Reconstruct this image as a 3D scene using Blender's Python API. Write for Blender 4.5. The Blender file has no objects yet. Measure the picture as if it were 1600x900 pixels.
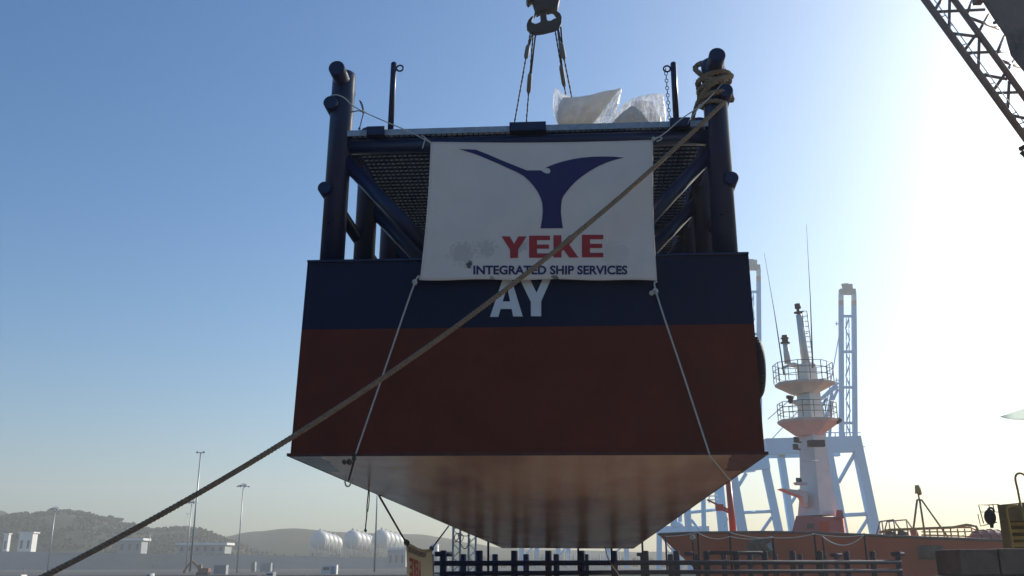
import bpy, bmesh, math, random
from mathutils import Vector, Matrix, noise
from mathutils.geometry import tessellate_polygon
random.seed(7)
sc = bpy.context.scene
COL = sc.collection
R = math.radians
# ------------------------------------------------------------------ camera
F_PX = 1463.8; PITCH = .28521; ROLL = -.0028
CAM = Vector((0, 0, 1.6))
fw = Vector((0, math.cos(PITCH), math.sin(PITCH)))
u0 = Vector((0, -math.sin(PITCH), math.cos(PITCH))); r0 = Vector((1, 0, 0))
rt = math.cos(ROLL) * r0 + math.sin(ROLL) * u0
up = math.cos(ROLL) * u0 - math.sin(ROLL) * r0
cd = bpy.data.cameras.new('camera'); cam = bpy.data.objects.new('camera', cd); COL.objects.link(cam)
cam.matrix_world = Matrix(((rt.x, up.x, -fw.x, CAM.x), (rt.y, up.y, -fw.y, CAM.y), (rt.z, up.z, -fw.z, CAM.z), (0, 0, 0, 1)))
cd.sensor_width = 36; cd.lens = 36 * F_PX / 1600; cd.clip_end = 20000; cd.clip_start = .1
sc.camera = cam
# ------------------------------------------------------------------ light
SUN_AZ, SUN_EL = R(49), R(25)        # azimuth measured from +Y towards +X
w = bpy.data.worlds.new('World'); sc.world = w; w.use_nodes = True
nt = w.node_tree; bg = nt.nodes['Background']
sky = nt.nodes.new('ShaderNodeTexSky'); sky.sky_type = 'NISHITA'; sky.sun_disc = False
sky.sun_elevation = SUN_EL; sky.sun_rotation = SUN_AZ; sky.air_density = 1.0; sky.dust_density = 1.9; sky.ozone_density = 3.2
hs = nt.nodes.new('ShaderNodeHueSaturation'); hs.inputs['Saturation'].default_value = 1.36; nt.links.new(sky.outputs[0], hs.inputs['Color'])
tn = nt.nodes.new('ShaderNodeMixRGB'); tn.blend_type = 'MULTIPLY'; tn.inputs[0].default_value = 1; tn.inputs[2].default_value = (.88, 1.0, 1.03, 1); nt.links.new(hs.outputs[0], tn.inputs[1]); nt.links.new(tn.outputs[0], bg.inputs[0]); bg.inputs[1].default_value = .085
sd = bpy.data.lights.new('sun', 'SUN'); sun = bpy.data.objects.new('sun', sd); COL.objects.link(sun)
sd.energy = 3.2; sd.angle = R(.5); sd.color = (1, .93, .82)
sdir = Vector((math.sin(SUN_AZ) * math.cos(SUN_EL), math.cos(SUN_AZ) * math.cos(SUN_EL), math.sin(SUN_EL)))
sun.rotation_euler = (-sdir).to_track_quat('-Z', 'Y').to_euler()
sc.view_settings.view_transform = 'Standard'; sc.view_settings.look = 'None'
sc.view_settings.gamma = 1; sc.view_settings.exposure = .74; sc.view_settings.use_curve_mapping = False

# ------------------------------------------------------------------ helpers
def ray(px, py): return fw + rt * ((px - 800) / F_PX) - up * ((py - 450) / F_PX)
def P(px, py, Y):
    d = ray(px, py); return CAM + d * ((Y - CAM.y) / d.y)
def rdir(px, py, L_):
    d = ray(px, py).copy(); d.z = 0; d.normalize(); return d * L_
def tag(o, label=None, cat=None, group=None, kind=None):
    if label: o['label'] = label
    if cat: o['category'] = cat
    if group: o['group'] = group
    if kind: o['kind'] = kind
    return o
def empty(name, loc=(0, 0, 0), label=None, cat=None, group=None):
    o = bpy.data.objects.new(name, None); COL.objects.link(o); o.location = loc; o.empty_display_size = .2
    return tag(o, label, cat, group)
def basis(d):
    d = Vector(d).normalized()
    a = Vector((0, 0, 1)) if abs(d.z) < .9 else Vector((1, 0, 0))
    x = d.cross(a).normalized(); return x, x.cross(d).normalized()

class MB:
    """collects shapes and links them as one mesh object; coordinates are world unless a frame is given"""
    def __init__(s): s.v = []; s.f = []; s.m = []; s.s = []; s.mi = 0
    def face(s, idx, smooth=False): s.f.append(idx); s.m.append(s.mi); s.s.append(smooth)
    def poly3(s, pts):
        b = len(s.v); s.v += [Vector(p) for p in pts]; s.face(list(range(b, b + len(pts)))); return s
    def hexa(s, p):
        b = len(s.v); s.v += [Vector(q) for q in p]
        for q in ((0, 3, 2, 1), (4, 5, 6, 7), (0, 1, 5, 4), (1, 2, 6, 5), (2, 3, 7, 6), (3, 0, 4, 7)): s.face([b + i for i in q])
        return s
    def box(s, c, d):
        x, y, z = c; a, b, h = d[0] / 2, d[1] / 2, d[2] / 2
        return s.hexa([(x - a, y - b, z - h), (x + a, y - b, z - h), (x + a, y + b, z - h), (x - a, y + b, z - h),
                       (x - a, y - b, z + h), (x + a, y - b, z + h), (x + a, y + b, z + h), (x - a, y + b, z + h)])
    def bar(s, p, q, w_, h_):
        p, q = Vector(p), Vector(q); x, y = basis(q - p); x = x * w_ / 2; y = y * h_ / 2
        return s.hexa([p - x - y, p + x - y, p + x + y, p - x + y, q - x - y, q + x - y, q + x + y, q - x + y])
    def tube(s, path, r, n=8, caps=True, closed=False, squash=None):
        path = [Vector(p) for p in path]; k = len(path); rs = r if isinstance(r, (list, tuple)) else [r] * k
        b = len(s.v); xx = None
        for i, p in enumerate(path):
            if closed: t = path[(i + 1) % k] - path[i - 1]
            else: t = path[min(i + 1, k - 1)] - path[max(i - 1, 0)]
            t.normalize()
            if xx is None: xx, yy = basis(t)
            else:
                xx = xx - t * xx.dot(t)
                if xx.length < 1e-5: xx, yy = basis(t)
                xx.normalize()
            yy = t.cross(xx)
            for j in range(n):
                a = 2 * math.pi * j / n; s.v.append(p + (xx * math.cos(a) + yy * math.sin(a)) * rs[i])
        for i in range(k if closed else k - 1):
            i2 = (i + 1) % k
            for j in range(n):
                j2 = (j + 1) % n; s.face([b + i * n + j, b + i * n + j2, b + i2 * n + j2, b + i2 * n + j], True)
        if caps and not closed:
            s.face([b + j for j in range(n)][::-1]); s.face([b + (k - 1) * n + j for j in range(n)])
        return s
    def cyl(s, p, q, r, r2=None, n=16, bev=0):
        p, q = Vector(p), Vector(q); r2 = r if r2 is None else r2
        if bev:
            d = (q - p).normalized() * bev
            return s.tube([p, p + d * .3, p + d, q - d, q - d * .3, q], [r - bev, r - bev * .3, r, r2, r2 - bev * .3, r2 - bev], n)
        return s.tube([p, q], [r, r2], n)
    def torus(s, c, ax, R_, r, n=24, m=8):
        x, y = basis(ax); c = Vector(c)
        return s.tube([c + (x * math.cos(2 * math.pi * i / n) + y * math.sin(2 * math.pi * i / n)) * R_ for i in range(n)], r, m, closed=True)
    def sphere(s, c, r, n=12, m=8, sc_=(1, 1, 1), jit=0):
        c = Vector(c); b = len(s.v)
        for i in range(m + 1):
            th = math.pi * i / m
            for j in range(n):
                ph = 2 * math.pi * j / n; d = Vector((math.sin(th) * math.cos(ph), math.sin(th) * math.sin(ph), math.cos(th)))
                rr = r * (1 + jit * noise.noise(d * 2.3 + c * .37))
                s.v.append(c + Vector((d.x * sc_[0], d.y * sc_[1], d.z * sc_[2])) * rr)
        for i in range(m):
            for j in range(n):
                j2 = (j + 1) % n; s.face([b + i * n + j, b + (i + 1) * n + j, b + (i + 1) * n + j2, b + i * n + j2], True)
        return s
    def grid(s, fn, nu, nv, smooth=True):
        b = len(s.v)
        for i in range(nu + 1):
            for j in range(nv + 1): s.v.append(Vector(fn(i / nu, j / nv)))
        for i in range(nu):
            for j in range(nv):
                a = b + i * (nv + 1) + j; s.face([a, a + nv + 1, a + nv + 2, a + 1], smooth)
        return s
    def prism(s, pts, off):
        """closed outline (coplanar 3d points) extruded by vector off"""
        pts = [Vector(p) for p in pts]; off = Vector(off); tr = tessellate_polygon([pts]); b = len(s.v); k = len(pts)
        s.v += pts + [p + off for p in pts]
        for t in tr: s.face([b + i for i in t]); s.face([b + k + i for i in t[::-1]])
        for i in range(k): j = (i + 1) % k; s.face([b + i, b + j, b + k + j, b + k + i])
        return s
    def loft(s, rings, smooth=False, caps=True):
        b = len(s.v); n = len(rings[0])
        for r in rings: s.v += [Vector(p) for p in r]
        for i in range(len(rings) - 1):
            for j in range(n):
                j2 = (j + 1) % n; s.face([b + i * n + j, b + i * n + j2, b + (i + 1) * n + j2, b + (i + 1) * n + j], smooth)
        if caps: s.face([b + j for j in range(n)][::-1]); s.face([b + (len(rings) - 1) * n + j for j in range(n)])
        return s
    def build(s, name, mats, parent=None, frame=None, solid=0, fix=True):
        if not isinstance(mats, (list, tuple)): mats = [mats]
        vs = s.v
        if parent is not None and frame is None:
            inv = parent.matrix_basis.inverted(); vs = [inv @ v for v in vs]
            if parent.parent: pass
        me = bpy.data.meshes.new(name); me.from_pydata([tuple(v) for v in vs], [], s.f)
        for i, p in enumerate(me.polygons): p.material_index = s.m[i]; p.use_smooth = s.s[i]
        for m in mats: me.materials.append(m)
        if fix:
            bm = bmesh.new(); bm.from_mesh(me); bmesh.ops.recalc_face_normals(bm, faces=bm.faces); bm.to_mesh(me); bm.free()
        me.update()
        o = bpy.data.objects.new(name, me); COL.objects.link(o)
        if parent is not None: o.parent = parent
        if solid:
            md = o.modifiers.new('thick', 'SOLIDIFY'); md.thickness = solid; md.offset = 0
        return o

def catenary(a, b, sag, n=16):
    a, b = Vector(a), Vector(b); return [a.lerp(b, i / n) - Vector((0, 0, sag * 4 * (i / n) * (1 - i / n))) for i in range(n + 1)]
def smooth_path(pts, sub=6):
    pts = [Vector(p) for p in pts]; out = []
    for i in range(len(pts) - 1):
        p0 = pts[max(i - 1, 0)]; p1 = pts[i]; p2 = pts[i + 1]; p3 = pts[min(i + 2, len(pts) - 1)]
        for k in range(sub):
            t = k / sub
            out.append(.5 * ((2 * p1) + (p2 - p0) * t + (2 * p0 - 5 * p1 + 4 * p2 - p3) * t * t + (3 * p1 - p0 - 3 * p2 + p3) * t ** 3))
    out.append(pts[-1]); return out
def resample(path, step):
    out = [path[0]]; acc = 0
    for a, b in zip(path, path[1:]):
        L = (b - a).length; 
        if L < 1e-9: continue
        d = step - acc
        while d <= L: out.append(a.lerp(b, d / L)); d += step
        acc = (acc + L) % step
    return out
def twisted(mb, path, r, pitch, strands=3, n=6, step=None):
    path = resample([Vector(p) for p in path], step or pitch / 8)
    frames = []; xx = None; L = 0
    for i, p in enumerate(path):
        t = (path[min(i + 1, len(path) - 1)] - path[max(i - 1, 0)]).normalized()
        if xx is None: xx, yy = basis(t)
        xx = (xx - t * xx.dot(t)).normalized(); yy = t.cross(xx)
        if i: L += (p - path[i - 1]).length
        frames.append((p, xx.copy(), yy.copy(), L))
    for k in range(strands):
        q = []
        for p, x, y, L in frames:
            a = 2 * math.pi * (L / pitch + k / strands); q.append(p + (x * math.cos(a) + y * math.sin(a)) * r * .46)
        mb.tube(q, r * .56, n)
    return mb

# ------------------------------------------------------------------ materials
def mat(name, col, rough=.6, metal=0, var=.15, scale=3, bump=0, bscale=30, col2=None, f2=(.5, .62), stretch=(1, 1, 1), coat=0, spec=.5):
    m = bpy.data.materials.new(name); m.use_nodes = True; t = m.node_tree; b = t.nodes['Principled BSDF']
    tc = t.nodes.new('ShaderNodeTexCoord'); mp = t.nodes.new('ShaderNodeMapping'); mp.inputs['Scale'].default_value = stretch
    t.links.new(tc.outputs['Object'], mp.inputs[0])
    n = t.nodes.new('ShaderNodeTexNoise'); n.inputs['Scale'].default_value = scale; n.inputs['Detail'].default_value = 6; n.inputs['Roughness'].default_value = .6
    t.links.new(mp.outputs[0], n.inputs[0])
    rp = t.nodes.new('ShaderNodeValToRGB'); c = Vector(col)
    rp.color_ramp.elements[0].position = .3; rp.color_ramp.elements[1].position = .7
    rp.color_ramp.elements[0].color = (*(c * (1 - var)), 1); rp.color_ramp.elements[1].color = (*(c * (1 + var)), 1)
    t.links.new(n.outputs[0], rp.inputs[0]); out = rp.outputs[0]
    if col2:
        n2 = t.nodes.new('ShaderNodeTexNoise'); n2.inputs['Scale'].default_value = scale * .55; n2.inputs['Detail'].default_value = 9; n2.inputs['Roughness'].default_value = .7
        t.links.new(mp.outputs[0], n2.inputs[0])
        r2 = t.nodes.new('ShaderNodeValToRGB'); r2.color_ramp.elements[0].position = f2[0]; r2.color_ramp.elements[1].position = f2[1]
        t.links.new(n2.outputs[0], r2.inputs[0])
        mx = t.nodes.new('ShaderNodeMixRGB'); t.links.new(r2.outputs[0], mx.inputs[0]); t.links.new(out, mx.inputs[1]); mx.inputs[2].default_value = (*col2, 1); out = mx.outputs[0]
    t.links.new(out, b.inputs['Base Color'])
    rr = t.nodes.new('ShaderNodeMapRange'); rr.inputs[3].default_value = max(rough - .08, .02); rr.inputs[4].default_value = min(rough + .1, 1)
    t.links.new(n.outputs[0], rr.inputs[0]); t.links.new(rr.outputs[0], b.inputs['Roughness'])
    b.inputs['Metallic'].default_value = metal; b.inputs['Coat Weight'].default_value = coat; b.inputs['Specular IOR Level'].default_value = spec
    if bump:
        nb = t.nodes.new('ShaderNodeTexNoise'); nb.inputs['Scale'].default_value = bscale; nb.inputs['Detail'].default_value = 4
        t.links.new(mp.outputs[0], nb.inputs[0])
        bp = t.nodes.new('ShaderNodeBump'); bp.inputs['Strength'].default_value = 1; bp.inputs['Distance'].default_value = bump
        t.links.new(nb.outputs[0], bp.inputs['Height']); t.links.new(bp.outputs[0], b.inputs['Normal'])
    return m
M = {}
M['navy'] = mat('navy_paint', (.009, .014, .042), .5, spec=.2, bump=.0015, bscale=14, var=.2, scale=1.4, col2=(.010, .015, .036), f2=(.6, .75))
M['navy_pipe'] = mat('navy_pipe_paint', (.010, .018, .062), .3, spec=.42, bump=.0008, bscale=20, var=.2, scale=2, col2=(.009, .013, .03), f2=(.62, .75))
M['red'] = mat('red_oxide_paint', (.15, .033, .019), .6, spec=.16, bump=.004, bscale=2.2, var=.17, scale=1.3, col2=(.125, .034, .021), f2=(.5, .72))
M['sis_red'] = mat('red_hull_paint', (.38, .07, .04), .5, var=.2, scale=.6)
M['navy_dull'] = mat('dull_navy_paint', (.008, .013, .04), .7, spec=.08, var=.2, scale=2)
M['redlip'] = mat('rubbed_red_lip', (.10, .03, .02), .6, var=.3, scale=5)
M['white_letter'] = mat('white_letter_paint', (.78, .78, .76), .5, var=.06)
M['galv'] = mat('galvanised_steel', (.42, .44, .45), .5, metal=.6, var=.2, scale=12)
M['grate'] = mat('grating_steel', (.27, .29, .28), .55, metal=.3, var=.2, scale=8)
M['rope'] = mat('tan_rope', (.29, .20, .125), .9, var=.35, scale=30, bump=.002, bscale=150)
M['cord'] = mat('white_cord', (.6, .58, .52), .85, var=.15, scale=40, bump=.0008, bscale=300)
M['dark_cord'] = mat('dark_cord', (.12, .10, .08), .9, var=.2, scale=30)
M['wire'] = mat('steel_wire_rope', (.02, .02, .024), .6, spec=.2, var=.2, scale=40)
M['hook'] = mat('dark_cast_steel', (.022, .018, .02), .55, metal=.3, var=.3, scale=6, col2=(.04, .024, .02), f2=(.58, .7))
M['ferrule'] = mat('grey_ferrule', (.16, .13, .12), .6)
M['black'] = mat('black_rubber', (.02, .02, .022), .7, var=.3, scale=8, bump=.003, bscale=25)
M['ship_red'] = mat('ship_orange_red', (.62, .06, .018), .6, spec=.2, var=.13, scale=.25, col2=(.50, .06, .025), f2=(.52, .7), bump=.02, bscale=1.2)
M['ship_pink'] = mat('faded_red_paint', (.50, .10, .075), .5, var=.12, scale=.6)
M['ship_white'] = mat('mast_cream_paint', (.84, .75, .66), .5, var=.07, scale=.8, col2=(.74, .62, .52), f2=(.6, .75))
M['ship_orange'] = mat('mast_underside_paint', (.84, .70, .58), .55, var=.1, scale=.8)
M['ship_dark'] = mat('deck_gear_dark', (.07, .05, .05), .6, var=.3, scale=2)
M['ship_steel'] = mat('rail_steel', (.22, .19, .18), .5, var=.2)
M['yellow'] = mat('yellow_ochre_paint', (.42, .27, .05), .5, var=.2, scale=2, col2=(.2, .13, .06), f2=(.55, .7))
M['yellow_dark'] = mat('yellow_brown_plate', (.20, .13, .045), .6, var=.25, scale=1.5, col2=(.10, .07, .04), f2=(.5, .65))
M['crane_blue'] = mat('crane_blue_paint', (.13, .50, .78), .5, var=.06, scale=.1)
M['crane_white'] = mat('crane_white_band', (.7, .72, .72), .5, var=.05)
M['crane_pink'] = mat('crane_red_band', (.55, .25, .22), .5, var=.05)
M['boom'] = mat('brown_boom_paint', (.24, .14, .10), .5, var=.25, scale=2, col2=(.08, .05, .04), f2=(.55, .7))
M['boom2'] = mat('brown_plate_paint', (.24, .165, .12), .6, var=.2, scale=1.2, col2=(.10, .08, .065), f2=(.5, .65), bump=.004, bscale=6)
M['concrete'] = mat('concrete', (.21, .155, .12), .9, var=.25, scale=1.5, bump=.012, bscale=12, col2=(.10, .075, .06), f2=(.5, .68))
M['quay'] = mat('quay_concrete', (.20, .19, .175), .85, var=.2, scale=.5, bump=.006, bscale=8, col2=(.13, .115, .10), f2=(.5, .7))
M['plain'] = mat('port_apron', (.10, .10, .105), 1, spec=.05, var=.15, scale=.03, col2=(.10, .11, .105), f2=(.45, .6))
M['wall'] = mat('seawall_concrete', (.30, .31, .32), .9, var=.12, scale=.02, col2=(.24, .25, .26), f2=(.5, .6), stretch=(1, 1, 4))
M['hill'] = mat('dry_hill_grass', (.06, .068, .042), .95, spec=.1, var=.3, scale=.012, col2=(.04, .052, .028), f2=(.48, .56))
M['tree'] = mat('dark_foliage', (.042, .052, .032), .95, spec=.05, var=.3, scale=.2)
M['trunk'] = mat('bark', (.10, .08, .06), .9)
M['bwhite'] = mat('white_wall', (.72, .71, .67), .7, var=.05, scale=.2)
M['bgrey'] = mat('grey_cladding', (.30, .32, .32), .6, var=.08, scale=.1)
M['glass'] = mat('dark_window', (.03, .04, .05), .15, var=.1)
M['tank'] = mat('tank_white', (.62, .61, .57), .45, var=.05, scale=.2)
M['pole'] = mat('galvanised_pole', (.40, .41, .42), .45, metal=.5, var=.1)
M['lattice'] = mat('grey_lattice_paint', (.35, .36, .36), .5, var=.15)
M['rust'] = mat('rusty_steel', (.25, .11, .06), .8, var=.3, scale=1)
M['cont_blue'] = mat('blue_container', (.08, .17, .38), .5, var=.1)
M['davit'] = mat('bright_red_paint', (.60, .05, .03), .4, var=.1)
M['flag'] = mat('pale_green_cloth', (.68, .74, .70), .7, var=.1)
M['emblem'] = mat('banner_purple_print', (.022, .017, .10), .6, var=.08, scale=6)
M['print_red'] = mat('banner_red_print', (.45, .03, .03), .6, var=.1, scale=6)
M['print_navy'] = mat('banner_navy_print', (.03, .025, .10), .6, var=.1, scale=6)

_t = M['flag'].node_tree; _b = _t.nodes['Principled BSDF']; _x = _t.nodes.new('ShaderNodeBsdfTranslucent'); _x.inputs[0].default_value = (.86, .92, .88, 1)
_m = _t.nodes.new('ShaderNodeMixShader'); _m.inputs[0].default_value = .75; _t.links.new(_b.outputs[0], _m.inputs[1]); _t.links.new(_x.outputs[0], _m.inputs[2]); _t.links.new(_m.outputs[0], _t.nodes['Material Output'].inputs[0])
def banner_mat(name, col, stains):
    m = mat(name, col, .5, var=.04, scale=2.5, bump=.004, bscale=3); t = m.node_tree; b = t.nodes['Principled BSDF']
    src = b.inputs['Base Color'].links[0].from_socket
    tc = t.nodes.new('ShaderNodeTexCoord')
    for c, r, dark, ns in stains:
        d = t.nodes.new('ShaderNodeVectorMath'); d.operation = 'DISTANCE'; t.links.new(tc.outputs['Object'], d.inputs[0]); d.inputs[1].default_value = c
        n = t.nodes.new('ShaderNodeTexNoise'); n.inputs['Scale'].default_value = ns; n.inputs['Detail'].default_value = 5; t.links.new(tc.outputs['Object'], n.inputs[0])
        a = t.nodes.new('ShaderNodeMath'); a.operation = 'MULTIPLY_ADD'; t.links.new(n.outputs[0], a.inputs[0]); a.inputs[1].default_value = -2.2 * r; t.links.new(d.outputs['Value'], a.inputs[2])
        mr = t.nodes.new('ShaderNodeMapRange'); t.links.new(a.outputs[0], mr.inputs[0]); mr.inputs[1].default_value = -r * .55; mr.inputs[2].default_value = -r * .1; mr.inputs[3].default_value = dark; mr.inputs[4].default_value = 0
        mx = t.nodes.new('ShaderNodeMixRGB'); t.links.new(mr.outputs[0], mx.inputs[0]); t.links.new(src, mx.inputs[1]); mx.inputs[2].default_value = (.05, .045, .04, 1); src = mx.outputs[0]
    t.links.new(src, b.inputs['Base Color']); return m

def bottom_mat():
    """cream glossy bottom plate with transverse weld ripples and red overspray along the front corners"""
    m = bpy.data.materials.new('cream_bottom_paint'); m.use_nodes = True; t = m.node_tree; b = t.nodes['Principled BSDF']; L = t.links.new
    tc = t.nodes.new('ShaderNodeTexCoord'); sp = t.nodes.new('ShaderNodeSeparateXYZ'); L(tc.outputs['Object'], sp.inputs[0])
    def math_(op, a, b_=None, c=None):
        n = t.nodes.new('ShaderNodeMath'); n.operation = op
        for i, x in enumerate((a, b_, c)):
            if x is None: continue
            if isinstance(x, (int, float)): n.inputs[i].default_value = x
            else: L(x, n.inputs[i])
        return n.outputs[0]
    nz = t.nodes.new('ShaderNodeTexNoise'); nz.inputs['Scale'].default_value = 1.3; nz.inputs['Detail'].default_value = 6; L(tc.outputs['Object'], nz.inputs[0])
    mp = t.nodes.new('ShaderNodeMapping'); mp.inputs['Scale'].default_value = (1.6, .12, 1); L(tc.outputs['Object'], mp.inputs[0])
    st = t.nodes.new('ShaderNodeTexNoise'); st.inputs['Scale'].default_value = 1.0; st.inputs['Detail'].default_value = 5; L(mp.outputs[0], st.inputs[0])
    rp = t.nodes.new('ShaderNodeValToRGB'); rp.color_ramp.elements[0].position = .35; rp.color_ramp.elements[1].position = .68
    rp.color_ramp.elements[0].color = (.74, .44, .25, 1); rp.color_ramp.elements[1].color = (.64, .33, .17, 1); L(st.outputs[0], rp.inputs[0])
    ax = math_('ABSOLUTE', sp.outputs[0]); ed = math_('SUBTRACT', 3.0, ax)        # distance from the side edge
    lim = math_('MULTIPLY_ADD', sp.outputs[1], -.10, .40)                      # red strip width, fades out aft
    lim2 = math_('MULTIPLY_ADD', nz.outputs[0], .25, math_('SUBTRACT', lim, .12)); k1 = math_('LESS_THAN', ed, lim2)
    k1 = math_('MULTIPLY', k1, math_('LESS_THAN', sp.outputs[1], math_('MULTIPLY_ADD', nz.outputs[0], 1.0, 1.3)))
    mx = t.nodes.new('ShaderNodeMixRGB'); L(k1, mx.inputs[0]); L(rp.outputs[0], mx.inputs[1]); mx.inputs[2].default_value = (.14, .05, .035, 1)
    # weld seam lines every .62 m across and three lines along
    fr = math_('FRACT', math_('MULTIPLY', sp.outputs[1], 1 / .3)); ln = math_('LESS_THAN', fr, .08)
    fx = math_('FRACT', math_('MULTIPLY_ADD', sp.outputs[0], 1 / 2.0, .5)); lx = math_('LESS_THAN', fx, .006)
    seam = math_('MULTIPLY', math_('MAXIMUM', ln, lx), .28)
    m2 = t.nodes.new('ShaderNodeMixRGB'); L(seam, m2.inputs[0]); L(mx.outputs[0], m2.inputs[1]); m2.inputs[2].default_value = (.22, .10, .07, 1)
    # red reflection of the hulls beyond, painted in as long soft patches
    refl_ = t.nodes.new('ShaderNodeTexNoise'); refl_.inputs['Scale'].default_value = .55; refl_.inputs['Detail'].default_value = 3
    mo = t.nodes.new('ShaderNodeMapping'); mo.inputs['Scale'].default_value = (1.1, .3, 1); mo.inputs['Location'].default_value = (3.3, .4, 0); L(tc.outputs['Object'], mo.inputs[0]); L(mo.outputs[0], refl_.inputs[0])
    ro = t.nodes.new('ShaderNodeMapRange'); L(refl_.outputs[0], ro.inputs[0]); ro.inputs[1].default_value = .46; ro.inputs[2].default_value = .64; ro.inputs[4].default_value = .65
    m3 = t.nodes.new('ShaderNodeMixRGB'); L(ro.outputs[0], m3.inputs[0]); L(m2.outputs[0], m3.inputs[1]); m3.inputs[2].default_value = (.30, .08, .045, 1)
    L(m3.outputs[0], b.inputs['Base Color']); b.inputs['Specular IOR Level'].default_value = .07
    rr = t.nodes.new('ShaderNodeMapRange'); L(nz.outputs[0], rr.inputs[0]); rr.inputs[3].default_value = .17; rr.inputs[4].default_value = .3; L(rr.outputs[0], b.inputs['Roughness'])
    wv = math_('SINE', math_('MULTIPLY', sp.outputs[1], 2 * math.pi / .3)); hb = math_('MULTIPLY_ADD', wv, .5, math_('MULTIPLY', nz.outputs[0], 1.2))
    bp = t.nodes.new('ShaderNodeBump'); bp.inputs['Distance'].default_value = .0016; bp.inputs['Strength'].default_value = 1; L(hb, bp.inputs['Height']); L(bp.outputs[0], b.inputs['Normal'])
    return m
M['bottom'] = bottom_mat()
def water_mat():
    m = bpy.data.materials.new('harbour_water'); m.use_nodes = True; t = m.node_tree; b = t.nodes['Principled BSDF']
    b.inputs['Base Color'].default_value = (.02, .035, .04, 1); b.inputs['Roughness'].default_value = .08; b.inputs['IOR'].default_value = 1.33
    tc = t.nodes.new('ShaderNodeTexCoord'); n = t.nodes.new('ShaderNodeTexNoise'); n.inputs['Scale'].default_value = .9; n.inputs['Detail'].default_value = 5
    t.links.new(tc.outputs['Object'], n.inputs[0]); bp = t.nodes.new('ShaderNodeBump'); bp.inputs['Distance'].default_value = .12
    t.links.new(n.outputs[0], bp.inputs['Height']); t.links.new(bp.outputs[0], b.inputs['Normal']); return m
M['water'] = water_mat()
def plastic_mat():
    m = bpy.data.materials.new('crumpled_plastic_film'); m.use_nodes = True; t = m.node_tree; b = t.nodes['Principled BSDF']; L = t.links.new
    b.inputs['Base Color'].default_value = (.86, .86, .84, 1); b.inputs['Roughness'].default_value = .42; b.inputs['Specular IOR Level'].default_value = .35
    tr = t.nodes.new('ShaderNodeBsdfTranslucent'); tr.inputs[0].default_value = (.9, .9, .86, 1)
    tp = t.nodes.new('ShaderNodeBsdfTransparent')
    tc = t.nodes.new('ShaderNodeTexCoord'); n = t.nodes.new('ShaderNodeTexNoise'); n.inputs['Scale'].default_value = 5; n.inputs['Detail'].default_value = 7; L(tc.outputs['Object'], n.inputs[0])
    n.inputs['Distortion'].default_value = 1.2
    bp = t.nodes.new('ShaderNodeBump'); bp.inputs['Distance'].default_value = .02; L(n.outputs[0], bp.inputs['Height'])
    for x in (b, tr): L(bp.outputs[0], x.inputs['Normal'])
    m1 = t.nodes.new('ShaderNodeMixShader'); m1.inputs[0].default_value = .6; L(b.outputs[0], m1.inputs[1]); L(tr.outputs[0], m1.inputs[2])
    rp = t.nodes.new('ShaderNodeMapRange'); L(n.outputs[0], rp.inputs[0]); rp.inputs[1].default_value = .4; rp.inputs[2].default_value = .65; rp.inputs[3].default_value = .05; rp.inputs[4].default_value = .38
    m2 = t.nodes.new('ShaderNodeMixShader'); L(rp.outputs[0], m2.inputs[0]); L(m1.outputs[0], m2.inputs[1]); L(tp.outputs[0], m2.inputs[2])
    L(m2.outputs[0], t.nodes['Material Output'].inputs[0]); return m
M['plastic'] = plastic_mat()

# ------------------------------------------------------------------ setting
def struct(name, mb, m, **k): return tag(mb.build(name, m, **k), kind='structure')
struct('quay', MB().box((0, -6, -2.0), (240, 50, 4.0)).box((0, 18.85, .08), (240, .3, .16)), M['quay'])
struct('water', MB().poly3([(-6000, 19, -3), (6000, 19, -3), (6000, 9000, -3), (-6000, 9000, -3)]), M['water'])
PZ = -1.45
struct('port_ground', MB().hexa([(-900, 262, -5), (900, 262, -5), (900, 640, -5), (-900, 640, -5), (-900, 262, PZ), (900, 262, PZ), (900, 640, PZ), (-900, 640, PZ)]), M['plain'])
HB = empty('sky_blocker', (0, -36, 0), 'tall dark block added unseen behind the viewpoint to hold back sky light', 'light blocker')  # added out of view: blocks the rear sky so the barge front darkens
_m = MB().box((0, -46, 11), (150, 20, 22)); [_m.box((-72 + 6 * k, -35.94, 10.5), (.5, .1, 21)) for k in range(25)]; _m.build('wall', mat('blocker_dark', (.07, .075, .085), .7), HB)
MB().box((0, -46, 22.4), (152, 22, .7)).build('roof', M['bgrey'], HB)
# hills: crest profiles read as (px, py) at their own distance
def interp(prof, x):
    if x <= prof[0][0]: return prof[0][1]
    for (a, b), (c, d) in zip(prof, prof[1:]):
        if x <= c: t = (x - a) / (c - a); t = t * t * (3 - 2 * t) * .5 + t * .5; return b + (d - b) * t
    return prof[-1][1]
def hill(name, prof, Yc, Yb, x0, x1, nx=160, rough=1.0, back=300):
    def pt(u, v):
        px = x0 + (x1 - x0) * u; c = P(px, interp(prof, px), Yc)
        if v < .7: t = v / .7; y = Yb + (Yc - Yb) * t; z = PZ - 2 + (c.z - PZ + 2) * (math.sin(t * math.pi / 2) ** 1.25)
        else: t = (v - .7) / .3; y = Yc + back * t; z = c.z - (c.z + 20) * t * t
        x = c.x * y / Yc
        z += rough * (noise.noise(Vector((x * .012, y * .012, 3.1))) * 2.2 + noise.noise(Vector((x * .05, y * .05, 7))) * .8) * (0 if v in (0, 1) else 1)
        return (x, y, z)
    o = struct(name, MB().grid(pt, nx, 26), M['hill']); return pt
PA = [(-400, 815), (-200, 806), (0, 809), (40, 808), (100, 802), (135, 806), (158, 812), (185, 822), (212, 823), (238, 832), (262, 829), (285, 828), (310, 831), (335, 840), (350, 848), (400, 862), (520, 885)]
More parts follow.
